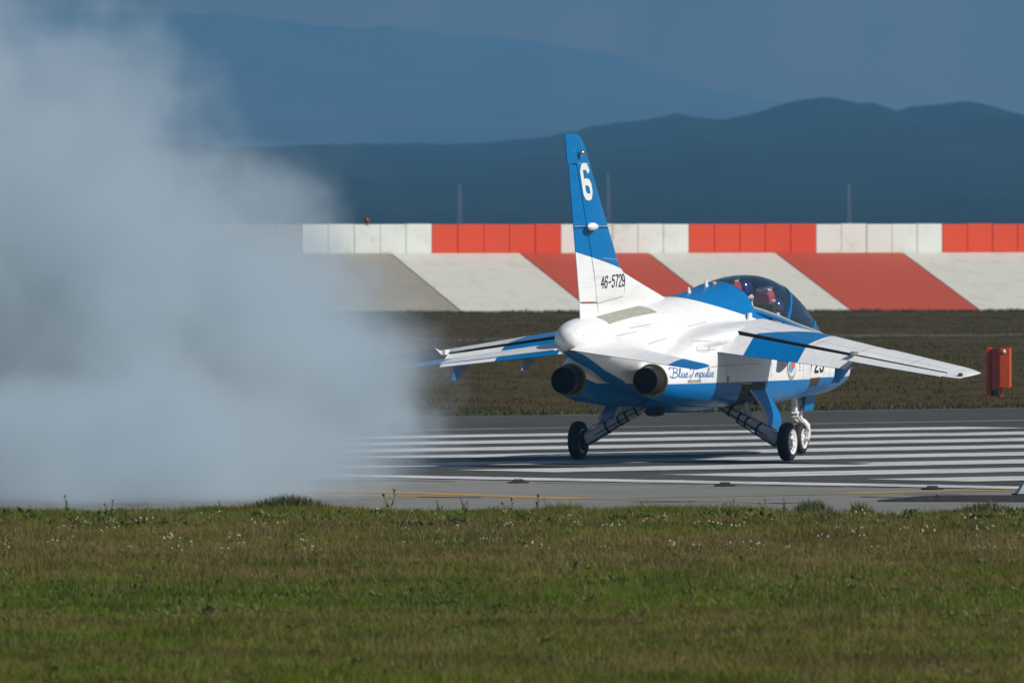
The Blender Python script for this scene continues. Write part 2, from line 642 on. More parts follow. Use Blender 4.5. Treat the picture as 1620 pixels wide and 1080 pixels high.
# ---- hills
def hill(name, crest, d_foot, d_crest, d_back, prof, mat, xw, nx, ny, rough, seed, zfoot=0.0):
    """ridge whose crest line follows prof (metres left/right -> height)"""
    xs = np.linspace(-xw, xw, nx)
    ts = np.concatenate([np.linspace(0, 1, ny), np.linspace(1, 2, max(4, ny // 4))[1:]])
    px = np.array([p[0] for p in prof]); pz = np.array([p[1] for p in prof])
    vs = []
    for t in ts:
        for x in xs:
            h = np.interp(x, px, pz)
            if t <= 1:
                y = d_foot + (d_crest - d_foot) * t
                s = t * t * (3 - 2 * t)
                s = 0.55 * s + 0.45 * t
            else:
                y = d_crest + (d_back - d_crest) * (t - 1)
                s = 1 - 0.5 * (t - 1)
            n = noise.fractal((x * 0.012 * rough, y * 0.004 * rough, seed), 1.0, 2.0, 5)
            f = noise.noise((x * 0.16 * rough, y * 0.05 * rough, seed + 9)) * 0.5 + noise.noise((x * 0.5 * rough, y * 0.1 * rough, seed + 4)) * 0.3
            z = h * s * (1 + 0.16 * n * (1 if 0.02 < t < 0.93 else 0.25)) + f * 1.4 / rough * min(t, 1) - (0.4 if t == 0 else 0)
            vs.append((x, y, max(z, -0.6)))
    fs = []
    for j in range(len(ts) - 1):
        for i in range(nx - 1):
            a = j * nx + i
            fs.append((a, a + 1, a + nx + 1, a + nx))
    b = MB(); b.add(vs, fs)
    o = b.build(name, mat, smooth=80)
    tag(o, kind='structure')
    return o


def forest_mat(name, a, b, sc):
    t = NT(name)
    p = t.pos()
    n1 = t.noise(t.mapping(p, (1, 0.3, 1)), sc, 6, 0.7)
    n2 = t.noise(p, sc * 0.1, 3)
    k = t.mix(t.ramp(n1, 0.35, 0.65), a, b)
    k = t.mix(t.ramp(n2, 0.4, 0.6, 0, 0.5), k, [c * 1.5 for c in b])
    return t.principled(k, 0.95, 0.0, t.bump(n1, 0.6, 2.0), 0.05)


M['forest'] = forest_mat('forested_hillside', (0.004, 0.012, 0.010), (0.012, 0.022, 0.018), 0.05)
M['mountain'] = forest_mat('far_mountainside', (0.03, 0.045, 0.045), (0.045, 0.055, 0.055), 0.02)
M['mountain2'] = forest_mat('farthest_mountainside', (0.062, 0.046, 0.008), (0.085, 0.060, 0.012), 0.012)


def prof_px(pts, d):
    return [((px - 810) / FPX * d, CAM_H + (320 - py) / FPX * d) for px, py in pts]


hill('hill', None, 2150, 4000, 4700, prof_px([(-3500, 120), (-2000, 200), (-900, 190), (-300, 235), (100, 225), (380, 238), (450, 230), (560, 227), (700, 231), (820, 224),
     (900, 212), (960, 197), (1010, 193), (1060, 181), (1120, 192), (1180, 184), (1240, 170), (1290, 164), (1350, 166), (1400, 179), (1440, 170), (1480, 164), (1550, 176), (1620, 188), (1800, 205), (2400, 180), (4000, 120)], 4000),
     M['forest'], 900, 420, 40, 1.0, 3)
hill('mountain', None, 5200, 7200, 8000, prof_px([(-3500, -50), (-1500, 10), (-400, 22), (0, 30), (350, 26), (600, 48), (860, 75), (1000, 108), (1100, 134), (1250, 168), (1450, 215), (1800, 240), (4000, 230)], 7200),
     M['mountain'], 1350, 260, 24, 0.5, 17)
hill('mountain', None, 7450, 8500, 9300, prof_px([(-3000, -260), (-800, -330), (300, -300), (900, -380), (1600, -320), (3000, -400)], 8500),
     M['mountain2'], 1480, 200, 20, 0.4, 29)

# ---- haze: the air itself
hz = MB()
hz.box((0, 5900, 157), (3200, 12200, 316))
t = NT('haze_air')
pv = t.n('ShaderNodeVolumePrincipled')
pv.inputs['Color'].default_value = (0.185, 0.51, 0.92, 1)
pv.inputs['Density'].default_value = 0.000142
pv.inputs['Anisotropy'].default_value = 0.0
t.t.links.new(pv.outputs[0], t.out.inputs['Volume'])
haze = hz.build('haze', t.mat, smooth=False)
tag(haze, 'thin blue haze in the air between airfield and hills', 'haze', kind='stuff')

# ================================================================== levee with painted panels
PSI = R(20)
wd = Vector((math.cos(PSI), math.sin(PSI), 0))           # along the wall, receding to the right
wnrm = Vector((math.sin(PSI), -math.cos(PSI), 0))        # towards the airfield
TOP0 = W(1088, 403, 453)                                 # a panel boundary at the top of the slope
z_top = TOP0.z
BANK = 7.2
M['lev_red'] = paint_mat('levee_red_paint', (0.70, 0.070, 0.022), (0.58, 0.085, 0.04), 0.62, -PSI, (1, 1, 1))  # parapet red, the paint's own colour, stronger than the slabs
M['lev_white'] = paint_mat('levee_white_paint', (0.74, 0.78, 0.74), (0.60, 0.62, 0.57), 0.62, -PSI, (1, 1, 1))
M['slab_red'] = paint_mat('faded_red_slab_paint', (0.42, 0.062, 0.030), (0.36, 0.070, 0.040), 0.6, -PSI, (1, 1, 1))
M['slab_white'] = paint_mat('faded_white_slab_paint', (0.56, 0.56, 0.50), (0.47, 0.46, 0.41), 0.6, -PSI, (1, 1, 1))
M['concrete'] = plain('bare_concrete', (0.27, 0.25, 0.20), 0.9, var=0.12, scale=0.6, bump=0.2)
M['concrete_d'] = plain('parapet_concrete', (0.30, 0.27, 0.23), 0.9, var=0.15, scale=0.5, bump=0.2)
levee = empty('levee_wall', (TOP0.x, TOP0.y, 0), PSI)
tag(levee, 'low sloping levee wall painted in red and white blocks behind the meadow', 'wall')
# local frame of the levee: x along, -y towards the airfield
PW = 4.72                                                # width of one colour block
B0, B1 = -9, 8
core = MB()
L0, L1 = B0 * PW - 60, B1 * PW + 60
core.add([(L0, -BANK, -0.3), (L0, 0.0, z_top - 0.06), (L0, 0.1, z_top + 0.95), (L0, 0.55, z_top + 0.95), (L0, 3.0, -0.3),
          (L1, -BANK, -0.3), (L1, 0.0, z_top - 0.06), (L1, 0.1, z_top + 0.95), (L1, 0.55, z_top + 0.95), (L1, 3.0, -0.3)],
         [(0, 1, 6, 5), (1, 2, 7, 6), (2, 3, 8, 7), (3, 4, 9, 8), (0, 4, 3, 2, 1), (5, 6, 7, 8, 9), (0, 5, 9, 4)])
core.build('core', M['concrete'], levee, smooth=False)
slope_l = math.hypot(BANK, z_top)
sl_ang = math.atan2(z_top, BANK)
for k in range(B0, B1):
    # k even: red above;   block k spans [k*PW, (k+1)*PW]
    red = (k % 2 == 0)
    painted = k >= -3
    for j in range(5):
        w = PW / 5
        x0 = k * PW + j * w
        b = MB()
        h = 1.06 + 0.025 * noise.noise((x0, 3, 1))
        dy = 0.012 * noise.noise((x0, 8, 2))
        bev = 0.02
        y0, y1 = -0.10 + dy, 0.09
        fx0, fx1 = x0 + 0.004, x0 + w - 0.004
        b.add([(fx0, y1, z_top - 0.02), (fx1, y1, z_top - 0.02), (fx1, y1, z_top + h), (fx0, y1, z_top + h),
               (fx0, y0 + bev, z_top - 0.02), (fx1, y0 + bev, z_top - 0.02), (fx1, y0 + bev, z_top + h), (fx0, y0 + bev, z_top + h),
               (fx0 + bev, y0, z_top + bev), (fx1 - bev, y0, z_top + bev), (fx1 - bev, y0, z_top + h - bev), (fx0 + bev, y0, z_top + h - bev)],
              [(0, 3, 2, 1), (0, 1, 5, 4), (1, 2, 6, 5), (2, 3, 7, 6), (3, 0, 4, 7), (4, 5, 9, 8), (5, 6, 10, 9), (6, 7, 11, 10), (7, 4, 8, 11), (8, 9, 10, 11)])
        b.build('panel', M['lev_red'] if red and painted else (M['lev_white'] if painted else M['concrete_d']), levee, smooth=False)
    # slope slab below: colours alternate, shifted so that red meets white
    b = MB()
    g = 0.03
    xa, xb = (k - 0.32) * PW + g, (k + 0.68) * PW - g
    n = Vector((0, -math.sin(sl_ang), math.cos(sl_ang)))
    pa = Vector((0, -BANK, 0)); pb = Vector((0, -0.11, z_top * (1 - 0.11 / BANK)))
    pts = []
    for x in (xa, xb):
        for q in (pa, pb):
            for o in (0.02, 0.10):
                pts.append(Vector((x, q.y, q.z)) + n * o)
    b.add(pts, [(0, 2, 3, 1), (4, 5, 7, 6), (1, 3, 7, 5), (0, 1, 5, 4), (2, 6, 7, 3), (0, 4, 6, 2)])
    srd = (k % 2 != 0)
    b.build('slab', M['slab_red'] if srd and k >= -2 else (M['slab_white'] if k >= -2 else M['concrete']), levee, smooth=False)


# ================================================================== the jet trainer
# plane frame: x forward, y left (so the right-hand side is -y), z up, origin on the ground between the main wheels
HEAD = R(20.3)
P0 = Vector(((1080 - 810) / FPX * 190.0, 190.0, 0.016))
jet = empty('jet_trainer', P0, R(90) - HEAD)
tag(jet, 'white and blue jet trainer with a tall fin marked 6 on the striped runway', 'jet')
JM = Matrix.Translation(P0) @ Matrix.Rotation(R(90) - HEAD, 4, 'Z')


def sect(x, w, zb, zt, n=2.3, N=40, yc=0.0, zf=0.47):
    zc = zb + (zt - zb) * zf
    out = []
    for j in range(N):
        a = 2 * PI * j / N
        ca, sa = math.cos(a), math.sin(a)
        yy = math.copysign(abs(ca) ** (2 / n), ca) * w
        zz = math.copysign(abs(sa) ** (2 / n), sa) * ((zt - zc) if sa > 0 else (zc - zb))
        out.append((x, yc + yy, zc + zz))
    return out


fus = MB()
core_s = [(7.00, .02, 1.24, 1.28, 2), (6.95, .07, 1.18, 1.33, 2), (6.75, .22, 1.08, 1.44, 2), (6.3, .43, .97, 1.57, 2.3), (5.7, .55, .89, 1.69, 2.4),
          (5.0, .58, .85, 1.79, 2.5), (4.2, .60, .81, 1.89, 2.5), (3.2, .60, .79, 2.04, 2.6), (2.4, .64, .78, 2.20, 2.6), (2.0, .66, .78, 2.27, 2.5), (1.66, .66, .78, 2.34, 2.5),
          (1.54, .68, .78, 2.60, 2.15), (1.3, .68, .78, 2.575, 2.15), (1.0, .66, .78, 2.525, 2.1), (.2, .64, .79, 2.43, 2.1), (-.8, .62, .83, 2.37, 2.1),
          (-2.0, .58, .98, 2.29, 2.1), (-3.0, .50, 1.19, 2.215, 2.2), (-3.6, .43, 1.34, 2.17, 2.2), (-4.2, .35, 1.47, 2.12, 2.2), (-4.6, .29, 1.555, 2.07, 2.1),
          (-4.82, .22, 1.62, 2.01, 2.0), (-4.95, .14, 1.69, 1.94, 2.0), (-5.0, .05, 1.77, 1.86, 2.0)]
fus.rings([sect(*c) for c in core_s])
duct_s = [(2.80, .50, 1.02, .95, 1.66, 3.0), (2.5, .45, 1.05, .88, 1.72, 3.2), (2.0, .35, 1.075, .83, 1.78, 3.4), (1.2, .25, 1.09, .79, 1.85, 3.6), (.4, .18, 1.08, .775, 1.92, 3.6),
          (-.5, .15, 1.05, .78, 1.93, 3.4), (-1.3, .17, 1.015, .80, 1.85, 3.2), (-2.0, .22, .985, .84, 1.72, 2.8), (-2.6, .31, .94, .885, 1.565, 2.4), (-2.95, .365, .885, .935, 1.465, 2.1), (-3.05, .38, .865, .955, 1.44, 2.05)]
for sd in (1, -1):
    fus.rings([sect(x, (ro - ri) / 2, zb, zt, n, 40, sd * (ri + ro) / 2, 0.5) for x, ri, ro, zb, zt, n in duct_s])
# wing root fairings
for sd in (1, -1):
    rr = []
    for x, ro, zt, zb in ((2.3, 1.02, 1.80, 1.62), (1.6, 1.16, 1.96, 1.66), (.8, 1.24, 2.02, 1.66), (-.2, 1.2, 2.0, 1.66), (-.9, 1.15, 1.95, 1.68), (-1.5, 1.03, 1.86, 1.64), (-2.0, .9, 1.76, 1.62)):
        rr.append(sect(x, (ro - .3) / 2, zb, zt, 2.6, 32, sd * (ro + .3) / 2, 0.5))
    fus.rings(rr)
body = fus.build('fuselage', [M['body'], M['dark']], jet)
rm = body.modifiers.new('r', 'REMESH'); rm.mode = 'VOXEL'; rm.voxel_size = 0.032
sm = body.modifiers.new('s', 'SMOOTH'); sm.factor = 0.5; sm.iterations = 12
apply_mods(body)
# openings: cockpit, gear bays, intakes
cut = MB()
cut.box((3.29, 0, 2.0), (3.62, .76, 1.3))
for sd in (1, -1):
    cut.box((.08, sd * .90, .76), (.95, .66, .74))
    cut.rings([sect(x, .22, 1.02, 1.60, 3, 20, sd * .76, .5) for x in (2.2, 3.2)])
    cut.rings([sect(x, .208, .992, 1.408, 2, 28, sd * .62, .5) for x in (-2.4, -3.4)])
cut.box((5.25, 0, .85), (.9, .26, .5))
co = cut.build('cutter', [M['dark']], None, smooth=False)
bo = body.modifiers.new('b', 'BOOLEAN'); bo.operation = 'DIFFERENCE'; bo.object = co; bo.solver = 'EXACT'
try:
    bo.material_mode = 'TRANSFER'
except Exception:
    pass
apply_mods(body)
bpy.data.objects.remove(co, do_unlink=True)
bme = body.data
if M['dark'].name not in bme.materials:
    bme.materials.append(M['dark'])
DK = bme.materials.find(M['dark'].name)


def in_cut(c):
    x, y, z = c[0], abs(c[1]), c[2]
    if 1.47 < x < 5.11 and y < .386 and z > 1.34: return True
    if -.40 < x < .56 and .565 < y < 1.235 and z < 1.135: return True
    if 2.19 < x < 2.86 and abs(y - .76) < .225 and 1.015 < z < 1.605: return True
    if x < -2.39 and (y - .62) ** 2 + (z - 1.2) ** 2 < .212 ** 2: return True
    return 4.79 < x < 5.71 and y < .135 and z < 1.105


for pl in bme.polygons:
    pl.material_index = DK if in_cut(pl.center) else 0
bme.polygons.foreach_set('use_smooth', [True] * len(bme.polygons))
bme.set_sharp_from_angle(angle=R(38))
bm_ = bmesh.new(); bm_.from_mesh(bme)
BVH = BVHTree.FromBMesh(bm_); bm_.free()


def onto(x, z, side=-1, off=0.005):
    """point on the fuselage flank at (x, z)"""
    hit = BVH.ray_cast(Vector((x, side * 3.0, z)), Vector((0, -side, 0)))
    if hit[0] is None:
        return Vector((x, side * 0.9, z))
    return hit[0] + hit[1] * off


# ---- wings
def foil(c):
    return 5 * (0.2969 * math.sqrt(max(c, 0)) - 0.126 * c - 0.3516 * c * c + 0.2843 * c ** 3 - 0.1036 * c ** 4)


WR, WT = 1.0, 4.78
def wing_geo(r):
    xle = 1.70 - 0.580 * r + (0.10 if r > 3.3 else 0.0) * min((r - 3.3) / 0.04, 1 if r >= 3.34 else 0.0 if r <= 3.3 else 1)
    xte = -1.16 - 0.216 * r
    z = 1.955 - 0.165 * (r - 1.0)
    th = 0.105 - 0.02 * (r - 1) / 4
    return xle, xte, z, th


def foil_ring(xle, xte, z, th, c0, c1, yy, n=12, hinge=None, ang=0.0, nose=False):
    ch = xle - xte
    inc = 0.062 if z > 1.1 and xle > -3 else 0.0      # wing incidence; the tailplane is set level
    up, lo = [], []
    for i in range(n + 1):
        u = i / n
        c = c0 + (c1 - c0) * (u * u * (3 - 2 * u) * 0.4 + u * 0.6) if c0 > 0 else c1 * u ** 1.8
        t = th * foil(c) * ch
        if nose:
            t *= min(1.0, math.sqrt(max(u, 0.0) * 5) + 0.02)
        if c > 0.97: t = max(t, 0.004)
        zc = z - c * ch * inc
        p = Vector((xle - c * ch, 0, zc + t * 0.96))
        q = Vector((xle - c * ch, 0, zc - t * 0.88))
        up.append(p); lo.append(q)
    ring = up[::-1] + lo[1:] if c0 == 0 else up[::-1] + lo
    if hinge is not None:
        hx = xle - hinge * ch
        hz_ = z - hinge * ch * inc + th * foil(hinge) * ch * 0.55 * (1 if xle > -3 else 0)
        rr = []
        for p in ring:
            dx, dz = p.x - hx, p.z - hz_
            rr.append(Vector((hx + dx * math.cos(ang) - dz * math.sin(ang), 0, hz_ + dx * math.sin(ang) + dz * math.cos(ang))))
        ring = rr
    return [(p.x, yy, p.z) for p in ring], n


def surf(name, rs, geo, c0, c1, sd, mats, parent, hinge=None, ang=0.0, nose=False, split=True, n=12):
    b = MB()
    rings = []
    for r in rs:
        xle, xte, z, th = geo(r)
        ring, nn = foil_ring(xle, xte, z, th, c0, c1, sd * r, n, hinge, ang, nose)
        rings.append(ring)
    b.rings(rings)
    if split:                                      # lower side carries the second paint
        m = len(rings[0])
        k = 0
        for i in range(len(rings) - 1):
            for j in range(m):
                b.m[k] = 0 if j < n else 1
                if j == m - 1 and c1 < 0.99: b.m[k] = 2
                k += 1
    return b.build(name, mats, parent, 30)


CUT = 0.74
ws_in = [.96, 1.2, 1.6, 2.0, 2.5, 3.0, 3.29, 3.35, 3.8, 4.3, 4.66]
for sd in (1, -1):
    wing = surf('wing', ws_in, wing_geo, 0.0, CUT, sd, [M['wing'], M['blue'], M['gap']], jet)
    surf('flap', [.99, 1.5, 2.0, 2.5, 3.10], wing_geo, 0.757, 1.0, sd, [M['wing'], M['blue']], wing, hinge=0.75, ang=R(20), nose=True)
    surf('aileron', [3.15, 3.7, 4.2, 4.64], wing_geo, 0.755, 1.0, sd, [M['white'], M['dark' if sd > 0 else 'blue']], wing, hinge=0.75, ang=R(-19 if sd > 0 else 2), nose=True)  # left underside near black: its shadow is put into the colour
    # tip
    b = MB()
    rings = []
    for r in (4.67, 4.76, 4.84, 4.90, 4.94, 4.955):
        xle, xte, z, th = wing_geo(r)
        u = (r - 4.67) / 0.285
        k = math.sqrt(max(1 - u * u, 0.0)) * 0.93 + 0.07
        xm = xle - 0.12 * u * u
        ring, _ = foil_ring(xm, xte + 0.06 * u * u, z, th * k, 0, 1.0, sd * r, 12)
        rings.append(ring)
    b.rings(rings)
    tip = b.build('wing_tip', M['white'], wing, 40)
    xle, xte, z, th = wing_geo(4.8)
    lb = MB(); lb.ball((xte + 0.22, sd * 4.9, z - .04), (.06, .035, .03), 10)
    lb.build('navigation_light', M['lens_red'] if sd > 0 else M['black_mark'], wing)
    # shroud strip above the flap gap, hinge brackets and track fairings
    b = MB()
    rr = []
    for r in (1.0, 2.0, 3.1):
        xle, xte, z, th = wing_geo(r)
        ch = xle - xte
        x = xle - CUT * ch
        zt = z - CUT * ch * .062 + th * foil(CUT) * ch * 0.96
        rr.append([(x + .01, sd * r, zt + .004), (x - .03, sd * r, zt - .005), (x - .03, sd * r, zt - .012), (x + .01, sd * r, zt - .012)])
    b.rings(rr)
    b.build('flap_shroud', M['gap'], wing)
    for r, mt in ((1.95, 'grey'), (2.92, 'blue')):
        xle, xte, z, th = wing_geo(r)
        ch = xle - xte
        x = xle - 0.80 * ch
        b = MB()
        rr = []
        for u, hh, ww in ((.62, .03, .015), (.40, .15, .035), (.1, .27, .05), (-.12, .36, .045), (-.22, .34, .012)):
            zt = z - .8 * ch * .062 - .05 - (0.08 if u < 0 else 0.0)
            rr.append([(x + u, sd * r - ww, zt), (x + u, sd * r + ww, zt), (x + u - .10, sd * r + ww * .6, zt - hh + (.10 if u < 0 else 0)), (x + u - .10, sd * r - ww * .6, zt - hh + (.10 if u < 0 else 0))])
        b.rings(rr)
        b.build('flap_track_fairing', M[mt], wing, 30)
    # bright end fitting between flap and aileron
    xle, xte, z, th = wing_geo(3.13)
    x = xle - 0.78 * (xle - xte)
    b = MB(); b.box((x, sd * 3.125, z - .075 + .045), (.20, .05, .07))
    b.build('hinge_fitting', M['white' if sd > 0 else 'steel'], wing, False)


# panel lines along the upper wing skin
def wing_seam(sd, c0, c1, r0, r1, w=.010):
    b = MB(); vs = []; fs = []
    for i in range(25):
        u = i / 24
        r, c = r0 + (r1 - r0) * u, c0 + (c1 - c0) * u
        xle, xte, z, th = wing_geo(r); ch = xle - xte
        for dc in (-w / 2, w / 2):
            cc = c + dc / ch if abs(r1 - r0) > .3 else c
            rr = r if abs(r1 - r0) > .3 else r + dc
            vs.append((xle - cc * ch, sd * rr, z - cc * ch * .062 + th * foil(cc) * ch * .96 + .0035))
        if i: fs.append((2 * i - 2, 2 * i - 1, 2 * i + 1, 2 * i))
    b.add(vs, fs)
    return b


for sd in (1, -1):
    wp = [o for o in jet.children if o.name.startswith('wing')][0 if sd > 0 else 1]
    for a in ((.20, .20, 1.3, 4.6), (.52, .55, 1.25, 4.6), (.05, .70, 3.12, 3.12), (.2, .7, 2.4, 2.4), (.2, .7, 4.0, 4.0)):
        wing_seam(sd, *a).build('wing_seam', M['walk'], wp, 60)


# ---- tailplanes
def tail_geo(r):
    return -3.62 - 0.62 * r, -5.08 - 0.235 * r, 1.69 - 0.142 * (r - .3), 0.085


for sd in (1, -1):
    tp = surf('tailplane', [.12, .5, 1.0, 1.5, 1.9, 2.1], tail_geo, 0.0, 1.0, sd, [M['tail'], M['blue']], jet, hinge=.45, ang=R(4.5))
    b = MB(); rings = []
    for r in (2.103, 2.15, 2.19, 2.205):
        xle, xte, z, th = tail_geo(r)
        u = (r - 2.103) / 0.105
        k = math.sqrt(max(1 - u * u, 0)) * .9 + .1
        ring, _ = foil_ring(xle - .08 * u * u, xte, z, th * k, 0, 1, sd * r, 12, .45, R(4.5))
        rings.append(ring)
    b.rings(rings)
    b.build('tailplane_tip', M['blue'], tp, 40)


# ---- fin, rudder
def fin_le(z):
    pts = [(1.9, 0.2), (2.30, -.35), (2.38, -.85), (2.57, -1.78), (2.74, -2.58), (2.86, -2.78), (4.40, -4.07), (4.56, -4.20), (4.66, -4.34), (4.70, -4.48), (4.715, -4.62)]
    return float(np.interp(z, [p[0] for p in pts], [p[1] for p in pts]))


def fin_te(z):
    return -4.36 - (z - 2.14) * 0.237


def fin_hinge(z):
    return float(np.interp(z, [2.2, 4.3], [-3.66, -4.56]))


def fin_sec(z, xa, xb, full_le, full_te, n=14):
    ch = full_le - full_te
    th = 0.5 * min(0.16, 0.085 * ch) / 0.5 if ch > 0 else 0.05
    L, Rr = [], []
    for i in range(n + 1):
        u = i / n
        x = xa + (xb - xa) * (u ** 1.7 if abs(xa - full_le) < 1e-6 else u)
        c = (full_le - x) / ch
        t = th * foil(c)
        if c > .97: t = max(t, .005)
        L.append((x, t, z)); Rr.append((x, -t, z))
    return L[::-1] + Rr[1:] if abs(xa - full_le) < 1e-6 else L[::-1] + Rr


b = MB()
zl = [1.95, 2.15, 2.30, 2.38, 2.48, 2.57, 2.66, 2.74, 2.86, 3.1, 3.5, 3.9, 4.29]
b.rings([fin_sec(z, fin_le(z), fin_hinge(z), fin_le(z), fin_te(z)) for z in zl])
fin = b.build('fin', M['fin'], jet, 35)
b = MB()
zt_ = [4.295, 4.40, 4.56, 4.66, 4.70, 4.715]
b.rings([fin_sec(z, fin_le(z), fin_te(z) - .02, fin_le(z), fin_te(z) - .02) for z in zt_])
b.build('fin_tip', M['fin'], fin, 35)
b = MB()
zr = [2.33, 2.7, 3.1, 3.5, 3.9, 4.275]
b.rings([fin_sec(z, fin_hinge(z) - .022, fin_te(z) + .025, fin_le(z), fin_te(z)) for z in zr])
b.build('rudder', M['fin'], fin, 35)
b = MB()
b.rings([fin_sec(z, fin_hinge(z) - .015, fin_te(z), fin_le(z), fin_te(z)) for z in (1.95, 2.1, 2.305)])
b.build('rudder_base', M['fin'], fin, 35)


def fin_pt(x, z, off=0.004):
    le, te = fin_le(z), fin_te(z)
    ch = le - te
    c = min(max((le - x) / ch, 0), 1)
    th = min(0.16, 0.085 * ch)
    return Vector((x, -(th * foil(c) + off), z))


# probes and lamps on the fin
b = MB(); b.tube([(-4.50, -.02, 4.44), (-4.50, -.06, 4.44)], .03, 10); b.ball((-4.50, -.075, 4.44), .05, 10)
b.build('fin_lamp', M['steel'], fin)
b = MB(); b.lathe((-4.12, -.12, 3.40), (-1, 0, 0), [(-.20, .005), (-.12, .035), (0, .055), (.12, .055), (.20, .03), (.23, .005)], 14)
b.tube([(-4.12, -.02, 3.40), (-4.12, -.10, 3.40)], .025, 8)
b.build('fin_fairing_pod', M['white'], fin)
for c_, d_ in (((-3.50, -.085, 3.405), (.62, .012, .012)), ((-4.5, -.05, 3.405), (.5, .012, .010))):
    b = MB(); b.box(c_, d_); b.build('fin_strip', M['walk'], fin, False)

# ---- grey panel at the fin root, seams and small plates on the flank
def patch(name, quad, mat, parent, fn, nx=10, ny=4, off=0.006):
    """quad: four (x, z) corners, projected onto the skin"""
    b = MB(); vs = []; fs = []
    q = [Vector((p[0], p[1])) for p in quad]
    for j in range(ny + 1):
        for i in range(nx + 1):
            u, v = i / nx, j / ny
            p = q[0].lerp(q[1], u).lerp(q[3].lerp(q[2], u), v)
            vs.append(fn(p.x, p.y, off=off))
    for j in range(ny):
        for i in range(nx):
            a = j * (nx + 1) + i
            fs.append((a, a + 1, a + nx + 2, a + nx + 1))
    b.add(vs, fs)
    return b.build(name, mat, parent, 60)


def on_right(x, z, off=0.005):
    return onto(x, z, -1, off)


def on_top(x, y, off=0.005):
    hit = BVH.ray_cast(Vector((x, y, 4.0)), Vector((0, 0, -1)))
    return hit[0] + hit[1] * off if hit[0] is not None else Vector((x, y, 2.2))


patch('heat_plate', [(-4.05, -.13), (-2.25, -.13), (-2.05, -.34), (-3.95, -.30)], M['walk'], body, on_top, 14, 5)
patch('vent_plate', [(-2.45, 1.165), (-1.98, 1.163), (-1.98, 1.203), (-2.45, 1.205)], M['walk'], body, on_right)
patch('red_tag', [(-.98, 1.12), (-.90, 1.12), (-.90, 1.24), (-.98, 1.24)], M['lens_red'], body, on_right, 2, 2)
# louvred panel and slots on the nose
lv = patch('louvre_panel', [(3.95, 1.02), (4.45, 1.04), (4.45, 1.16), (3.95, 1.14)], M['wood'], body, on_right, 6, 3)
for i in range(4):
    patch('louvre', [(3.97, 1.035 + i * .028), (4.43, 1.052 + i * .028), (4.43, 1.062 + i * .028), (3.97, 1.045 + i * .028)], M['dark'], lv, on_right, 5, 1, .014)
for x in (5.15, 5.35):
    patch('nose_slot', [(x, 1.06), (x + .07, 1.06), (x + .10, 1.21), (x + .03, 1.21)], M['dark'], body, on_right, 2, 3)


def seam(pts, fn, w=0.008, mat='walk', parent=body, name='seam'):
    b = MB(); vs = []; fs = []
    pts = [Vector(p) for p in pts]
    d = []
    for a, c in zip(pts[:-1], pts[1:]):
        n = max(2, int((c - a).length / .06))
        d += [a.lerp(c, i / n) for i in range(n)]
    d.append(pts[-1])
    for i, p in enumerate(d):
        t = (d[min(i + 1, len(d) - 1)] - d[max(i - 1, 0)]).normalized()
        s = Vector((-t.y, t.x)) * w / 2
        vs += [fn(p.x + s.x, p.y + s.y, off=.003), fn(p.x - s.x, p.y - s.y, off=.003)]
        if i: fs.append((2 * i - 2, 2 * i - 1, 2 * i + 1, 2 * i))
    b.add(vs, fs)
    return b.build(name, M[mat], parent, 60)


for pts in ([(-2.0, 1.62), (-1.1, 1.63)], [(-2.9, 1.72), (-2.2, 1.80)], [(-1.6, 1.38), (-.6, 1.40)], [(-3.4, 1.95), (-2.6, 2.0)],
            [(-.6, 1.40), (.3, 1.41)], [(2.3, 1.0), (2.3, 1.6)], [(-1.95, 1.75), (-1.60, 1.75), (-1.60, 1.60), (-1.95, 1.60), (-1.95, 1.75)], [(4.9, .95), (4.92, 1.55)]):
    seam(pts, on_right)

FP = lambda x, z, off=.004: fin_pt(x, z, off)
for pts in ([(-3.75, 2.30), (-2.75, 2.40)], [(-2.70, 2.45), (-2.72, 2.78)], [(-4.50, 4.295), (-4.05, 4.295)], [(-3.6, 2.95), (-2.85, 2.92)]):
    seam(pts, FP, .010, 'walk', fin, 'fin_seam')
for pts in ([(-3.9, 1.85), (-3.2, 1.90)], [(-1.3, 1.95), (-.5, 2.02)], [(-2.6, 1.55), (-2.6, 1.25)], [(-1.0, 1.2), (-1.0, 1.75)], [(.8, 1.2), (.8, 1.62)], [(4.6, .95), (4.62, 1.6)], [(5.6, 1.0), (5.62, 1.55)], [(2.75, 1.62), (4.0, 1.66)]):
    seam(pts, on_right, .007)
# ---- lettering ------------------------------------------------------
G = {  # strokes in a unit box (x 0..1, y 0..1)
    '0': [[(.5, 0), (.15, .08), (0, .3), (0, .7), (.15, .92), (.5, 1), (.85, .92), (1, .7), (1, .3), (.85, .08), (.5, 0)]],
    '2': [[(0, .78), (.15, .95), (.5, 1), (.85, .95), (1, .75), (.9, .55), (.3, .25), (0, 0), (1, 0)]],
    '4': [[(.75, 0), (.75, 1), (0, .32), (1, .32)]],
    '5': [[(.95, 1), (.1, 1), (.02, .55), (.4, .64), (.8, .58), (1, .35), (.88, .08), (.5, 0), (.12, .06), (0, .2)]],
    '6': [[(.98, .8), (.85, .95), (.5, 1), (.15, .92), (0, .65), (0, .3), (.15, .06), (.5, 0), (.85, .06), (1, .28), (.88, .52), (.5, .58), (.15, .52), (0, .3)]],
    '7': [[(0, 1), (1, 1), (.45, .35), (.38, 0)]],
    '9': [[(.02, .2), (.15, .05), (.5, 0), (.85, .08), (1, .35), (1, .7), (.85, .94), (.5, 1), (.15, .94), (0, .72), (.12, .48), (.5, .42), (.85, .48), (1, .7)]],
    '-': [[(.1, .45), (.9, .45)]],
}


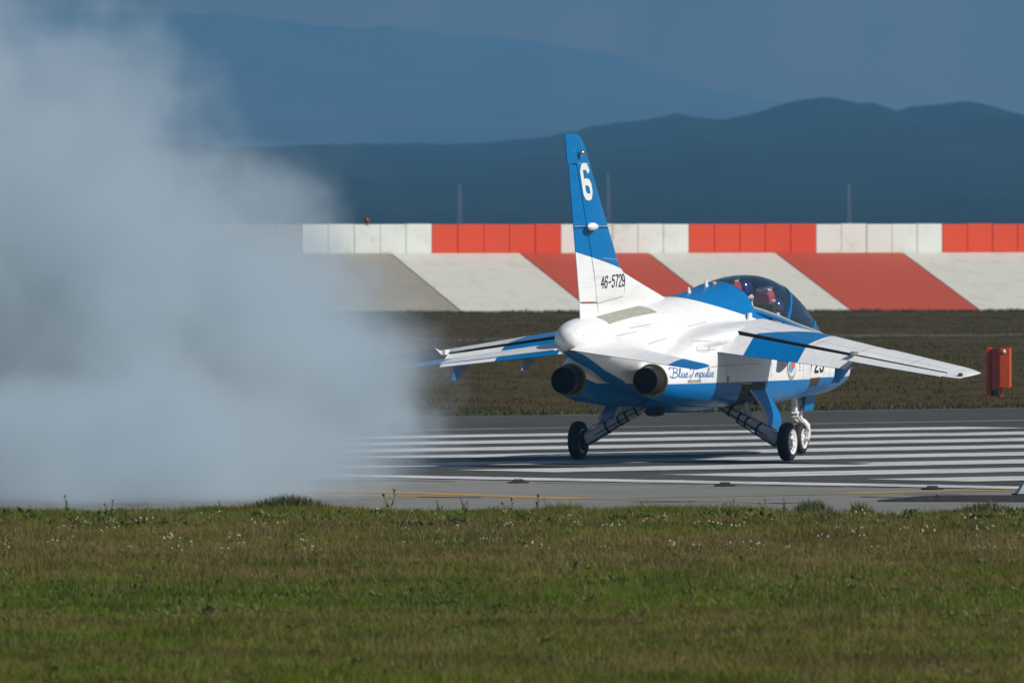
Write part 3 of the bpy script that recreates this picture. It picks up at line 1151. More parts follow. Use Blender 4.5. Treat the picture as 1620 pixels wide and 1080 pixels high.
def strokes_mesh(name, lines, w, fn, mat, parent, off=.006, closed_round=True):
    """lines: polylines of (x, z) on the skin; each becomes a strip of paint"""
    b = MB()
    for ln in lines:
        pts = [Vector(p) for p in ln]
        d = []
        for a, c in zip(pts[:-1], pts[1:]):
            n = max(1, int((c - a).length / max(w * .6, .01)))
            d += [a.lerp(c, i / n) for i in range(n)]
        d.append(pts[-1])
        if len(d) < 2: continue
        t0 = (d[1] - d[0]).normalized(); t1 = (d[-1] - d[-2]).normalized()
        if closed_round and (d[0] - d[-1]).length > w * .2:
            d = [d[0] - t0 * w * .35] + d + [d[-1] + t1 * w * .35]
        vs, fs = [], []
        for i, p in enumerate(d):
            t = (d[min(i + 1, len(d) - 1)] - d[max(i - 1, 0)])
            t = t.normalized() if t.length > 1e-9 else Vector((1, 0))
            s = Vector((-t.y, t.x)) * w / 2
            vs += [fn(p.x + s.x, p.y + s.y, off=off), fn(p.x - s.x, p.y - s.y, off=off)]
            if i: fs.append((2 * i - 2, 2 * i - 1, 2 * i + 1, 2 * i))
        b.add(vs, fs)
        off += .0004
    return b.build(name, M[mat], parent, 60)


def write(txt, x0, z0, cw, ch, gap, shear=0.0, tilt=0.0):
    """reading direction is towards +x on the right-hand flank"""
    out = []
    for i, c in enumerate(txt):
        for ln in G[c]:
            out.append([(x0 + i * (cw + gap) + p[0] * cw + p[1] * ch * shear, z0 + p[1] * ch + tilt * (i * (cw + gap) + p[0] * cw)) for p in ln])
    return out


# the big figure on the fin: heavy, tall and narrow
six = [[(.92, .79), (.92, .86), (.78, .97), (.5, 1.0), (.22, .97), (.08, .84), (.08, .16), (.22, .03), (.5, 0), (.78, .03), (.92, .16), (.92, .36), (.78, .47), (.5, .50), (.10, .46)]]
sx = lambda p: (-4.455 + p[0] * .31 + (1 - p[1]) * .17, 3.815 + p[1] * .44)
strokes_mesh('figure_marking', [[sx(p) for p in l] for l in six], .10, lambda x, z, off=.006: fin_pt(x, z, off), 'white', fin, closed_round=False)
strokes_mesh('serial_marking', write('46-5729', -3.62, 2.52, .095, .165, .04, -.05, 0.035), .021, lambda x, z, off=.006: fin_pt(x, z, off), 'black_mark', fin)
strokes_mesh('nose_figure_marking', write('729', 3.90, 1.24, .17, .23, .08), .042, on_right, 'black_mark', body)

# flowing script on the rear flank
def arc(cx, cy, rx, ry, a0, a1, n=10):
    return [(cx + rx * math.cos(R(a0 + (a1 - a0) * i / n)), cy + ry * math.sin(R(a0 + (a1 - a0) * i / n))) for i in range(n + 1)]


SCR = {
    'B': (.95, [[(.30, 0), (.42, .55), (.48, .98)], [(.12, .78), (.05, .9), (.2, 1.05), (.5, 1.02), (.85, .95), (.88, .72), (.6, .55), (.42, .53)],
                [(.42, .53), (.75, .5), (.92, .3), (.75, .06), (.4, -.02), (.1, .05), (.02, .2)]]),
    'l': (.32, [[(0, .1), (.2, .5), (.3, .9), (.22, 1.0), (.12, .85), (.1, .2), (.2, 0), (.34, .1)]]),
    'u': (.50, [[(0, .1), (.1, .5), (.08, .1), (.2, 0), (.36, .15), (.42, .5), (.38, .12), (.46, 0), (.54, .1)]]),
    'e': (.40, [[(0, .1), (.25, .25), (.32, .42), (.2, .5), (.08, .3), (.14, .05), (.28, 0), (.42, .12)]]),
    'I': (.80, [[(.1, .75), (.0, .9), (.2, 1.02), (.5, .95), (.8, 1.02)], [(.52, .95), (.45, .5), (.38, .1), (.2, -.02), (.02, .08), (.05, .25), (.2, .25)]]),
    'm': (.66, [[(0, .1), (.08, .5), (.08, 0), (.1, .35), (.22, .5), (.3, .4), (.3, 0), (.33, .35), (.46, .5), (.54, .38), (.54, .08), (.62, 0), (.7, .1)]]),
    'p': (.50, [[(0, .1), (.1, .5), (.02, -.45)], [(.08, .3), (.22, .5), (.38, .4), (.36, .1), (.2, 0), (.08, .1)], [(.36, .08), (.52, .1)]]),
    's': (.38, [[(0, .1), (.2, .5), (.24, .5), (.32, .15), (.2, 0), (.05, .05)], [(.3, .08), (.4, .1)]]),
    ' ': (.22, []),
}
lines = []
cx = 0.0
for ch in 'Blue Impulse':
    w, ls = SCR[ch]
    for l in ls:
        lines.append([(cx + p[0] + p[1] * .18, p[1]) for p in l])
    cx += w
k = 1.48 / cx
lines = [[(-3.0 + p[0] * k, 1.240 + p[1] * .135) for p in l] for l in lines]
strokes_mesh('script_marking', lines, .013, on_right, 'blue_mark', body)

# small shield emblem on the intake flank
def disc(name, cx, cz, rx, rz, mat, parent, off, pts=None):
    b = MB()
    pts = pts or [(cx + rx * math.cos(2 * PI * i / 20), cz + rz * math.sin(2 * PI * i / 20)) for i in range(20)]
    vs = [on_right(cx, cz, off=off)] + [on_right(p[0], p[1], off=off) for p in pts]
    n = len(pts)
    b.add(vs, [(0, i + 1, (i + 1) % n + 1) for i in range(n)])
    return b.build(name, M[mat], parent, 60)


ex, ez = 1.70, 1.345
sh = [(ex + .20 * math.cos(R(a)), ez + (.15 if 0 <= a <= 180 else .20) * math.sin(R(a))) for a in range(0, 360, 15)]
em = disc('emblem', ex, ez, .2, .2, 'walk', body, .005, sh)
disc('emblem_field', ex, ez, .17, .14, 'white', em, .008)
disc('emblem_blue', ex - .04, ez - .01, .11, .075, 'cyan_mark', em, .011)
disc('emblem_disc', ex + .06, ez + .03, .075, .065, 'orange_mark', em, .014)
for i in range(5):
    patch('stencil_mark', [(2.08, 1.28 + i * .045), (2.13, 1.28 + i * .045), (2.13, 1.295 + i * .045), (2.08, 1.295 + i * .045)], M['black_mark'], body, on_right, 1, 1)

# ---- exhausts
for sd in (1, -1):
    c = (-2.92, sd * .62, 1.20)
    b = MB()
    b.lathe(c, (-1, 0, 0), [(-.25, .203), (.0, .205), (.22, .203), (.42, .192), (.425, .182), (.25, .184), (-.1, .184), (-.35, .17)], 36, cap=False)
    noz = b.build('exhaust_nozzle', M['nozzle'], jet, 50)
    b = MB(); b.lathe(c, (-1, 0, 0), [(.125, .240), (.15, .240), (.15, .208), (.125, .208), (.125, .240)], 36, cap=False)
    b.build('shroud_rim', M['brass'], noz, 30)
    b = MB(); b.lathe(c, (-1, 0, 0), [(.28, .181), (.05, .168), (-.1, .155), (-.1, .14), (.26, .176)], 36, cap=False)
    b.build('inner_liner', M['nozzle_in'], noz, 50)
    b = MB(); b.lathe((-2.65, sd * .62, 1.20), (-1, 0, 0), [(-.02, .192), (0, .192), (.02, .10), (.10, .02)], 28)
    b.build('turbine_cone', M['gap'], noz, 50)
# smoke pipe bracket above the right nozzle
b = MB(); b.tube([(-3.1, -.33, 1.42), (-3.25, -.36, 1.47), (-3.2, -.30, 1.36)], .014, 6); b.ball((-3.25, -.36, 1.475), .022, 8)
b.build('smoke_oil_pipe', M['steel'], jet)
# tail lamps
b = MB(); b.ball((-4.93, -.085, 1.86), .030, 10); b.build('tail_lamp', M['lens_amber'], jet)
b = MB(); b.ball((-4.88, -.135, 1.88), .032, 10); b.build('tail_lamp', M['lens_clear'], jet)
b = MB(); b.ball((-4.78, -.205, 1.86), .026, 10); b.build('tail_lamp', M['lens_clear'], jet)
b = MB(); b.ball((-4.80, -.06, 1.645), (.12, .06, .035), 12); b.build('red_tail_lens', M['lens_red'], jet)
# spine fittings
for x, hgt, y in ((.2, .10, -.03), (.95, .12, -.03)):
    z = on_top(x, y).z - .02
    b = MB(); b.rings([[(x - .06, y - .012, z), (x + .08, y - .012, z), (x + .08, y + .012, z), (x - .06, y + .012, z)],
                       [(x - .05, y - .006, z + hgt), (x, y - .006, z + hgt), (x, y + .006, z + hgt), (x - .05, y + .006, z + hgt)]])
    b.build('spine_antenna', M['white'], jet, False)
z = on_top(1.22, -.05).z
b = MB(); b.ball((1.22, -.05, z), (.05, .04, .03), 10); b.build('spine_beacon', M['lens_amber'], jet)
b = MB(); p = on_right(1.15, 2.02); b.rings([[(p.x - .1, p.y - .01, p.z - .05), (p.x + .1, p.y - .01, p.z - .05), (p.x + .1, p.y + .02, p.z - .05), (p.x - .1, p.y + .02, p.z - .05)],
                                              [(p.x - .08, p.y - .02, p.z + .11), (p.x + .04, p.y - .02, p.z + .11), (p.x + .04, p.y, p.z + .11), (p.x - .08, p.y, p.z + .11)]])
b.build('shoulder_vane', M['white'], jet, False)
b = MB(); b.tube([(7.0, 0, 1.26), (7.65, 0, 1.25)], [.022, .010], 8); b.build('nose_probe', M['steel'], jet)
b = MB(); b.tube([(5.9, -.40, 1.3), (5.92, -.56, 1.26)], [.015, .008], 6); b.build('side_probe', M['steel'], jet)
# belly fairing
b = MB(); b.rings([sect(x, w, .80 - h, .95, 2.2, 20) for x, w, h in ((-1.4, .05, .0), (-1.15, .18, .06), (-.6, .24, .10), (.1, .26, .11), (.9, .24, .08), (1.6, .2, .02), (1.8, .05, .0))])
b.build('belly_fairing', M['blue'], jet, 50)
b = MB(); b.rings([sect(x, .13, .66, .80, 2.4, 18, -.02) for x in (-1.32, -1.18)])
b.build('belly_vent', M['dark'], jet, 40)

# ---- landing gear
def wheel(name, c, rad, wid, parent, sd):
    w = MB()
    h = wid / 2
    w.lathe(c, (0, sd, 0), [(-h * .75, rad * .60), (-h, rad * .70), (-h, rad * .84), (-h * .8, rad * .94), (-h * .4, rad * .99), (0, rad), (h * .4, rad * .99), (h * .8, rad * .94), (h, rad * .84), (h, rad * .70), (h * .75, rad * .60)], 40)
    o = w.build(name, M['tyre'], parent, 50)
    q = MB()
    q.lathe(c, (0, sd, 0), [(-h * .9, rad * .30), (-h * .8, rad * .60), (h * .92, rad * .66), (h * 1.04, rad * .64), (h * .96, rad * .57), (h * .84, rad * .52), (h * .90, rad * .30), (h * 1.12, rad * .26), (h * 1.16, rad * .14), (h * 1.0, rad * .10), (h * 1.0, .005)], 32)
    q.build('hub', M['white'], o, 40)
    for i in range(9):
        q = MB()
        a = 2 * PI * i / 9
        p = Vector(c) + Vector((math.cos(a) * rad * .42, sd * h * .84, math.sin(a) * rad * .42))
        q.lathe(p, (0, sd, 0), [(0, rad * .06), (h * .22, rad * .055)], 8)
        q.build('hub_bolt', M['grey'], o, 40)
    return o


for sd in (1, -1):
    g = empty('main_gear'); g.parent = jet
    wheel('main_wheel', (0, sd * 1.61, .282), .282, .165, g, sd)
    top, bot = Vector((.06, sd * .56, .80)), Vector((0.0, sd * 1.48, .30))
    b = MB(); b.tube([top, top.lerp(bot, .68)], .072, 14); b.tube([top.lerp(bot, .66), bot], [.088, .105], 14)
    b.tube([bot, Vector((0, sd * 1.6, .282))], .06, 12)
    leg = b.build('leg', M['grey'], g, 40)
    for u in (.18, .34, .46, .66):
        b = MB(); p = top.lerp(bot, u); d = (bot - top).normalized() * .014
        b.tube([p - d, p + d], .079 if u < .6 else .094, 14); b.build('clamp_ring', M['gap'], leg, 40)
    b = MB(); off = Vector((-.10, 0, -.02))
    b.tube([top + off, top.lerp(bot, .5) + off * 1.1, bot + off * .8], .008, 6)
    b.tube([top + off * 1.3 + Vector((0, 0, .06)), top.lerp(bot, .6) + Vector((-.06, 0, .11)), bot + Vector((-.05, 0, .14))], .007, 6)
    b.tube([top.lerp(bot, .3) + Vector((-.08, 0, -.08)), bot + Vector((-.09, -sd * .03, -.09))], .011, 6)
    b.build('brake_hose', M['gap'], leg, 40)
    b = MB(); m_ = top.lerp(bot, .48)
    b.tube([Vector((.10, sd * .86, 1.10)), m_ + Vector((.04, 0, .05))], .050, 10)
    b.tube([Vector((.35, sd * .80, 1.08)), m_ + Vector((.06, 0, .03))], .035, 10)
    b.tube([m_ + Vector((.05, 0, 0)), top.lerp(bot, .75) + Vector((.04, 0, .03))], .045, 8)
    b.build('side_brace', M['grey'], g, 40)
    # brake pack and axle end
    b = MB(); b.lathe((0, sd * 1.49, .282), (0, sd, 0), [(0, .12), (.02, .15), (.09, .15), (.09, .10)], 20)
    b.build('brake_unit', M['gap'], g, 40)
    # bay liner
    b = MB()
    b.box((.05, sd * .83, 1.125), (1.0, .46, .02)); b.box((.05, sd * .585, .96), (1.0, .02, .30))
    b.box((.48, sd * .83, .95), (.02, .4, .3)); b.box((.2, sd * .75, 1.0), (.05, .3, .16)); b.tube([(-.2, sd * .7, 1.06), (.4, sd * .78, 1.04)], .03, 8)
    b.build('gear_bay', M['primer'], g, False)
    # curved door
    b = MB(); rings = []
    for i in range(13):
        u = i / 12
        a = R(-8 + 96 * u)
        yy = 1.00 + .33 * math.sin(a) * (1 if u < .7 else 1 - (u - .7) * .35)
        zz = 1.15 - .69 * u
        x0, x1 = -.02 + .04 * u, .60 + .02 * u
        rings.append([(x0, sd * (yy - .02), zz), (x1, sd * (yy - .02), zz), (x1, sd * yy, zz), (x0, sd * yy, zz)])
    b.rings(rings)
    d = b.build('gear_door', M['blue'], g, 40)
    b = MB(); rings = [[(p[0][0] - .012, p[0][1] - sd * .004, p[0][2]), (p[0][0] + .012, p[0][1] - sd * .012, p[0][2]), (p[3][0] + .006, p[3][1] + sd * .004, p[3][2]), (p[3][0] - .012, p[3][1] + sd * .004, p[3][2])] for p in rings]
    b.rings(rings); b.build('door_edge', M['grey'], d, 40)

g = empty('nose_gear'); g.parent = jet
NX = 5.25
wheel('nose_wheel', (NX, 0, .229), .229, .125, g, -1)
b = MB()
b.tube([(NX - .05, 0, .95), (NX - .02, 0, .60)], .048, 14); b.tube([(NX - .02, 0, .62), (NX - .01, 0, .50)], .032, 12)
b.lathe((NX - .035, 0, .76), (0, 0, 1), [(-.06, .05), (-.05, .068), (.05, .068), (.06, .05)], 14)
leg = b.build('leg', M['white'], g, 40)
b = MB(); b.tube([(NX - .01, 0, .50), (NX, -.05, .47), (NX + .03, -.10, .42), (NX + .02, -.115, .33), (NX, -.112, .23)], [.05, .052, .042, .036, .034], 12)
b.lathe((NX, -.13, .229), (0, 1, 0), [(0, .03), (.02, .042), (.05, .042)], 14)
b.build('fork', M['white'], g, 40)
b = MB(); b.tube([(NX - .06, -.03, .73), (NX - .26, -.03, .55)], .016, 8); b.tube([(NX - .06, .03, .73), (NX - .26, .03, .55)], .016, 8); b.tube([(NX - .26, -.04, .55), (NX - .04, -.03, .48)], .018, 8); b.tube([(NX - .26, .04, .55), (NX - .04, .03, .48)], .018, 8)
b.tube([(NX - .26, -.06, .55), (NX - .26, .06, .55)], .02, 8)
b.build('torque_link', M['white'], g, 40)
b = MB(); b.tube([(NX - .07, -.05, .72), (NX - .25, -.05, .57), (NX - .05, -.05, .50)], .007, 6)
b.build('red_hose', M['seat_red'], g, 40)
b = MB(); b.box((NX + .02, -.13, .78), (.42, .018, .26), rot=Matrix.Rotation(R(8), 3, 'X')); b.build('nose_gear_door', M['blue'], g, False)
b = MB(); b.box((NX - .55, -.10, .72), (.10, .05, .17)); b.build('steering_box', M['white'], g, False)
b = MB(); b.box((NX - .35, -.02, .72), (.30, .02, .22)); b.build('rear_nose_door', M['grey'], g, False)
b = MB(); b.lathe((NX + .09, 0, .80), (1, 0, 0), [(-.03, .03), (0, .055), (.05, .06), (.05, .01)], 14); b.build('taxi_lamp', M['lens_clear'], g, 40)

# ---- canopy and cockpit
CAN = [(1.30, .45, 2.24, 2.555), (1.60, .45, 2.20, 2.580), (1.85, .46, 2.19, 2.625), (2.2, .465, 2.15, 2.66), (2.6, .465, 2.10, 2.678), (3.0, .46, 2.05, 2.672), (3.4, .45, 1.99, 2.635), (3.8, .44, 1.935, 2.565),
       (4.2, .42, 1.89, 2.46), (4.6, .39, 1.85, 2.32), (5.0, .345, 1.81, 2.13), (5.3, .295, 1.785, 1.96), (5.55, .235, 1.765, 1.80)]


def can(x):
    a = [c[0] for c in CAN]
    return [float(np.interp(x, a, [c[i] for c in CAN])) for i in (1, 2, 3)]


def can_pt(x, a, grow=0.0):
    """a: 0 right sill .. pi left sill"""
    w, zs, zt = can(x)
    ca, sa = math.cos(a), math.sin(a)
    return Vector((x, -(w + grow) * math.copysign(abs(ca) ** .82, ca), zs + (zt - zs + grow) * abs(sa) ** .9))


b = MB()
xs = [1.44 + (5.55 - 1.44) * i / 44 for i in range(45)]
b.rings([[can_pt(x, PI * j / 24) for j in range(25)] for x in xs], cap=False, closed=False)
canopy = b.build('canopy', M['glass'], jet, 80)


def bow(name, xf, wid, mat, grow=.010, parent=canopy):
    """xf(a): station of the bow at arch angle a"""
    b = MB()
    outer = []
    for j in range(33):
        a = PI * j / 32
        x = xf(a)
        outer.append([can_pt(x - wid / 2, a, grow), can_pt(x + wid / 2, a, grow), can_pt(x + wid / 2, a, -.02), can_pt(x - wid / 2, a, -.02)])
    b.rings(outer)
    return b.build(name, M[mat], parent, 40)


bow('rear_frame', lambda a: 1.47 + .26 * (1 - math.sin(a)), .05, 'blue', .0)
bow('centre_bow', lambda a: 3.98 - .62 * (1 - math.sin(a)), .085, 'blue')
bow('windscreen_bow', lambda a: 5.28 - .55 * (1 - math.sin(a)), .10, 'blue')
for sd in (0, PI):
    b = MB()
    b.tube([can_pt(x, sd, .012) + Vector((0, 0, .005)) for x in [1.72 + 3.78 * i / 30 for i in range(31)]], .022, 8)
    b.build('sill_frame', M['walk'], canopy, 40)
    b = MB()
    b.tube([can_pt(x, sd, .012) + Vector((0, 0, -.035)) for x in [1.72 + 3.78 * i / 30 for i in range(31)]], .026, 8)
    b.build('sill_seal', M['blue'], canopy, 40)
# instrument coamings
for x, z, w in ((2.95, 2.10, .30), (4.75, 1.90, .26)):
    b = MB(); b.rings([sect(x + u, w * k, z - .25, z + h, 2.5, 20) for u, k, h in ((-.12, .9, 0), (.05, 1, .06), (.28, .7, .0))])
    b.build('instrument_coaming', M['dark'], jet, 40)
b = MB(); b.box((3.12, 0, 2.28), (.02, .50, .36), rot=Matrix.Rotation(R(-25), 3, 'Y')); b.build('inner_windscreen', M['glass'], canopy, False)
# pale side consoles and cockpit wall lining
for sd in (1, -1):
    b = MB(); b.rings([[(x, sd * .372, z), (x, sd * .372, z - .30), (x, sd * .27, z - .30), (x, sd * .30, z - .14)] for x, z in ((1.6, 2.17), (3.0, 2.01), (4.9, 1.80))])
    b.build('side_console', M['grey'], jet, 30)
# ejection seats
for sx_, sz_ in ((2.14, 2.20), (3.62, 2.06)):
    s = empty('ejection_seat'); s.parent = jet
    b = MB()
    b.box((sx_, 0, sz_ - .22), (.16, .36, .84), rot=Matrix.Rotation(R(-12), 3, 'Y')); b.box((sx_ + .24, 0, sz_ - .52), (.42, .36, .14))
    b.build('seat_frame', M['dark'], s, False)
    b = MB(); b.rings([sect(x, w, sz_ + .12, sz_ + h, 3, 18) for x, w, h in ((sx_ - .14, .12, .34), (sx_ - .08, .15, .40), (sx_ + .04, .15, .40), (sx_ + .07, .12, .36))])
    b.build('headrest', M['seat_red'], s, 40)
    b = MB(); b.rings([sect(x, .155, sz_ + .20, sz_ + .27, 3, 18) for x in (sx_ - .10, sx_ + .05)]); b.rings([sect(x, .10, sz_ + .36, sz_ + .415, 3, 18) for x in (sx_ - .13, sx_ + .05)])
    b.build('headrest_band', M['seat_white'], s, 40)
    b = MB()
    for k in (-1, 1):
        b.tube([(sx_ + .02, k * .10, sz_ + .42), (sx_ + .10, k * .06, sz_ + .43), (sx_ + .10, 0, sz_ + .43)], .012, 6)
    b.build('face_blind_handle', M['seat_white'], s, 40)
# red and white drapes/straps on the far cockpit side
for x0, x1 in ((2.0, 2.75), (3.1, 4.0)):
    b = MB(); b.tube([(x0, .30, 2.42 - (x0 - 2) * .12), ((x0 + x1) / 2, .33, 2.40 - (x0 - 2) * .14), (x1, .30, 2.30 - (x0 - 2) * .13)], [.03, .05, .03], 8)
    b.build('canopy_strap', M['seat_red'], canopy, 40)
    b = MB(); b.tube([(x0, .27, 2.47 - (x0 - 2) * .12), ((x0 + x1) / 2, .29, 2.45 - (x0 - 2) * .14), (x1, .27, 2.35 - (x0 - 2) * .13)], [.018, .025, .018], 8)
    b.build('canopy_strap', M['seat_white'], canopy, 40)


# ---- the two crew members
def crew(hx, hz, label, turn):
    """seated figure, one skinned body; head at (hx, 0, hz) of the plane frame"""
    J = [((hx - .02, 0, hz - .86), .14), ((hx - .04, 0, hz - .60), .145), ((hx - .04, 0, hz - .34), .155), ((hx - .02, 0, hz - .18), .07), ((hx, 0, hz), .10),
         ((hx - .03, -.17, hz - .27), .075), ((hx + .10, -.24, hz - .52), .052), ((hx + .36, -.14, hz - .56), .040), ((hx + .44, -.12, hz - .55), .042),
         ((hx - .03, .17, hz - .27), .075), ((hx + .10, .24, hz - .52), .052), ((hx + .36, .14, hz - .56), .040), ((hx + .44, .12, hz - .55), .042),
         ((hx + .04, -.10, hz - .88), .10), ((hx + .46, -.13, hz - .80), .075), ((hx + .68, -.12, hz - 1.08), .055),
         ((hx + .04, .10, hz - .88), .10), ((hx + .46, .13, hz - .80), .075), ((hx + .68, .12, hz - 1.08), .055)]
    E = [(0, 1), (1, 2), (2, 3), (3, 4), (2, 5), (5, 6), (6, 7), (7, 8), (2, 9), (9, 10), (10, 11), (11, 12), (0, 13), (13, 14), (14, 15), (0, 16), (16, 17), (17, 18)]
    me = bpy.data.meshes.new('person')
    me.from_pydata([j[0] for j in J], E, [])
    o = link('person', me, None, [M['suit']])
    sk = o.modifiers.new('skin', 'SKIN')
    for i, j in enumerate(J):
        me.skin_vertices[0].data[i].radius = (j[1], j[1])
    me.skin_vertices[0].data[0].use_root = True
    ss = o.modifiers.new('sub', 'SUBSURF'); ss.levels = 1; ss.render_levels = 1
    apply_mods(o)
    o.data.polygons.foreach_set('use_smooth', [True] * len(o.data.polygons))
    o.matrix_world = JM
    tag(o, label, 'person')
    H = Matrix.Translation((hx, 0, hz + .03)) @ Matrix.Rotation(R(turn), 4, 'Z')
    b = MB(); b.ball((0, 0, .02), (.155, .13, .15), 20); b.v = [tuple(H @ Vector(v)) for v in b.v]
    h = b.build('helmet', M['helmet'], o, 60)
    b = MB(); b.ball((.085, 0, -.005), (.085, .105, .075), 16); b.v = [tuple(H @ Vector(v)) for v in b.v]
    b.build('visor', M['gap'], h, 60)
    b = MB(); b.rings([sect(x, w, -.14, -.14 + hh, 2.3, 14) for x, w, hh in ((.06, .06, .09), (.13, .055, .10), (.175, .035, .07))]); b.tube([(.15, 0, -.12), (.16, -.02, -.22), (.08, -.06, -.34)], .022, 8)
    b.v = [tuple(H @ Vector(v)) for v in b.v]
    b.build('oxygen_mask', M['mask'], o, 60)
    return o


crew(2.62, 2.42, 'person in navy helmet on the rear seat under the canopy', -40)
crew(4.08, 2.14, 'person in navy helmet and pale mask on the front seat under the canopy', -150)

# ================================================================== smaller things about the airfield
# ---- orange cabinet on a post in the far meadow
g0 = W(1580, 627)
cab = empty('marker_cabinet', (g0.x, g0.y, 0), R(-8))
tag(cab, 'tall orange marker cabinet on a short post at the right edge of the far meadow', 'marker')
M['orange'] = plain('signal_orange_paint', (0.62, 0.085, 0.012), 0.5, var=0.18, scale=3)
M['orange_shade'] = plain('shaded_orange_paint', (0.14, 0.012, 0.010), 0.6, var=0.15, scale=3)  # the box's orange darkened: shade of its unlit face put into the colour
M['post'] = plain('galvanised_post', (0.14, 0.16, 0.18), 0.5, 0.4)
bx = MB(); bx.box((.13, 0, .56), (.20, .34, .76)); o_ = bx.build('body', M['orange'], cab, False)
bx = MB(); bx.box((-.04, -.05, .53), (.165, .26, .80)); bx.build('shaded_face', M['orange_shade'], cab, False)  # dark box for the cabinet's shaded face, shade painted in
bx = MB(); bx.box((-.185, .02, .475), (.085, .30, .95)); bx.build('side_panel', M['orange'], cab, False)
bx = MB(); bx.box((-.095, .1, .45), (.10, .03, .9)); bx.build('back_plate', M['orange_shade'], cab, False)
bx = MB(); bx.box((-.05, 0, .07), (.10, .10, .16)); bx.build('post', M['post'], cab, False)
bx = MB(); bx.box((.055, -.05, .09), (.045, .10, .18)); bx.build('foot', M['orange'], cab, False)
bx = MB(); bx.ball((.12, -.175, .87), (.035, .02, .04), 10); bx.build('glint_bead', M['lens_clear'], cab)  # added bright bead standing for a white glint on the box

# ---- low dark light fittings beside the threshold line
for px, py, lab in ((820, 764.5, 'low dark light fitting on the pavement below the left main wheel'),
                    (1147, 769.5, 'low dark light fitting on the pavement left of the right main wheel'),
                    (1475, 775, 'low dark light fitting on the pavement beside the yellow line at right')):
    c = W(px, py)
    f = empty('pavement_light', (c.x, c.y, 0.005))
    tag(f, lab, 'light fitting', 'light fittings along the threshold')
    b = MB(); b.lathe((0, 0, 0), (0, 0, 1), [(0, .15), (.012, .15), (.022, .12), (.03, .06)], 20); b.build('base', M['gap'], f)
    b = MB(); b.rings([[(-.09, -.05, .02), (.09, -.05, .02), (.09, .05, .02), (-.09, .05, .02)], [(-.06, -.03, .055), (.06, -.03, .055), (.06, .03, .055), (-.06, .03, .055)]]); b.build('housing', M['dark'], f, False)

# ---- rubber cable ramp and the pale block on it, right foreground
c0 = W(1388, 794)
ramp = empty('cable_ramp', (c0.x, c0.y, .005), R(-3))
tag(ramp, 'long low black rubber cable ramp lying on the pavement by the grass at right', 'cable ramp')
M['rubber'] = plain('black_rubber', (0.022, 0.023, 0.025), 0.8, var=0.3, scale=5, bump=0.2)
b = MB()
rr = []
for i in range(16):
    u = i / 15
    x = u * 4.4
    h = .085 * min(1, .25 + u * 5) + .006 * noise.noise((u * 9, 2, 1))
    w = .15 * min(1, .4 + u * 4)
    rr.append([(x, -w, 0), (x, -w * .8, h * .75), (x, -w * .45, h), (x, w * .45, h), (x, w * .8, h * .75), (x, w, 0)])
b.rings(rr)
b.build('ramp_body', M['rubber'], ramp, 50)
for i in range(4):
    b = MB(); b.box((.75 + i * 1.0, 0, .079), (.02, .20, .02)); b.build('joint', M['gap'], ramp, False)
c1 = W(1625, 792)
blk = empty('marker_block', (c1.x + .10, c1.y, 0.06), R(6))
tag(blk, 'pale grey tapered block on a dark base cut by the right edge of the picture', 'block')
M['pale'] = plain('pale_grey_block', (0.34, 0.37, 0.40), 0.7, var=0.12)
b = MB(); b.rings([[(-.24 * k, -.16 * k, z), (.24 * k, -.16 * k, z), (.24 * k, .16 * k, z), (-.24 * k, .16 * k, z)] for k, z in ((1, .035), (.42, .24), (.36, .25))])
b.build('block', M['pale'], blk, 30)
b = MB(); b.box((0, 0, .017), (.54, .38, .034)); b.build('base', M['gap'], blk, False)

# ---- small red lamp on the levee parapet
lp = W(580, 352, 443.5)
lam = empty('obstruction_lamp', (lp.x, lp.y, z_top + 1.03))
tag(lam, 'small red lamp on top of the white parapet near its left end', 'lamp')
b = MB(); b.tube([(0, 0, 0), (0, 0, .10)], .05, 8); b.build('stem', M['post'], lam)
b = MB(); b.ball((0, 0, .17), (.11, .11, .10), 12); b.build('lens', M['lens_red'], lam)

# ---- three pale masts far behind the levee
M['mast'] = plain('pale_mast_paint', (0.50, 0.50, 0.46), 0.6)
for px, pt, lab in ((727, 290, 'faint pale lattice mast beyond the levee left of the fin'),
                    (962, 275, 'faint pale lattice mast beyond the levee just right of the fin'),
                    (1343, 290, 'faint pale lattice mast beyond the levee above the canopy at right')):
    d = 1500.0
    c = W(px, 355, d)
    m = empty('mast', (c.x, d, 0))
    tag(m, lab, 'mast', 'masts beyond the levee')
    hgt = CAM_H + (320 - pt) / FPX * d
    for k in range(3):
        a = 2 * PI * k / 3
        b = MB(); b.tube([(.32 * math.cos(a), .32 * math.sin(a), 0), (.05 * math.cos(a), .05 * math.sin(a), hgt)], .016, 6); b.build('leg', M['mast'], m)
    for k in range(9):
        u = .08 + k * .1
        rr_ = .32 * (1 - u) + .05 * u
        b = MB()
        pp = [(rr_ * math.cos(2 * PI * j / 3 + .0), rr_ * math.sin(2 * PI * j / 3), hgt * u) for j in range(4)]
        b.tube(pp, .012, 4); b.build('brace_ring', M['mast'], m)

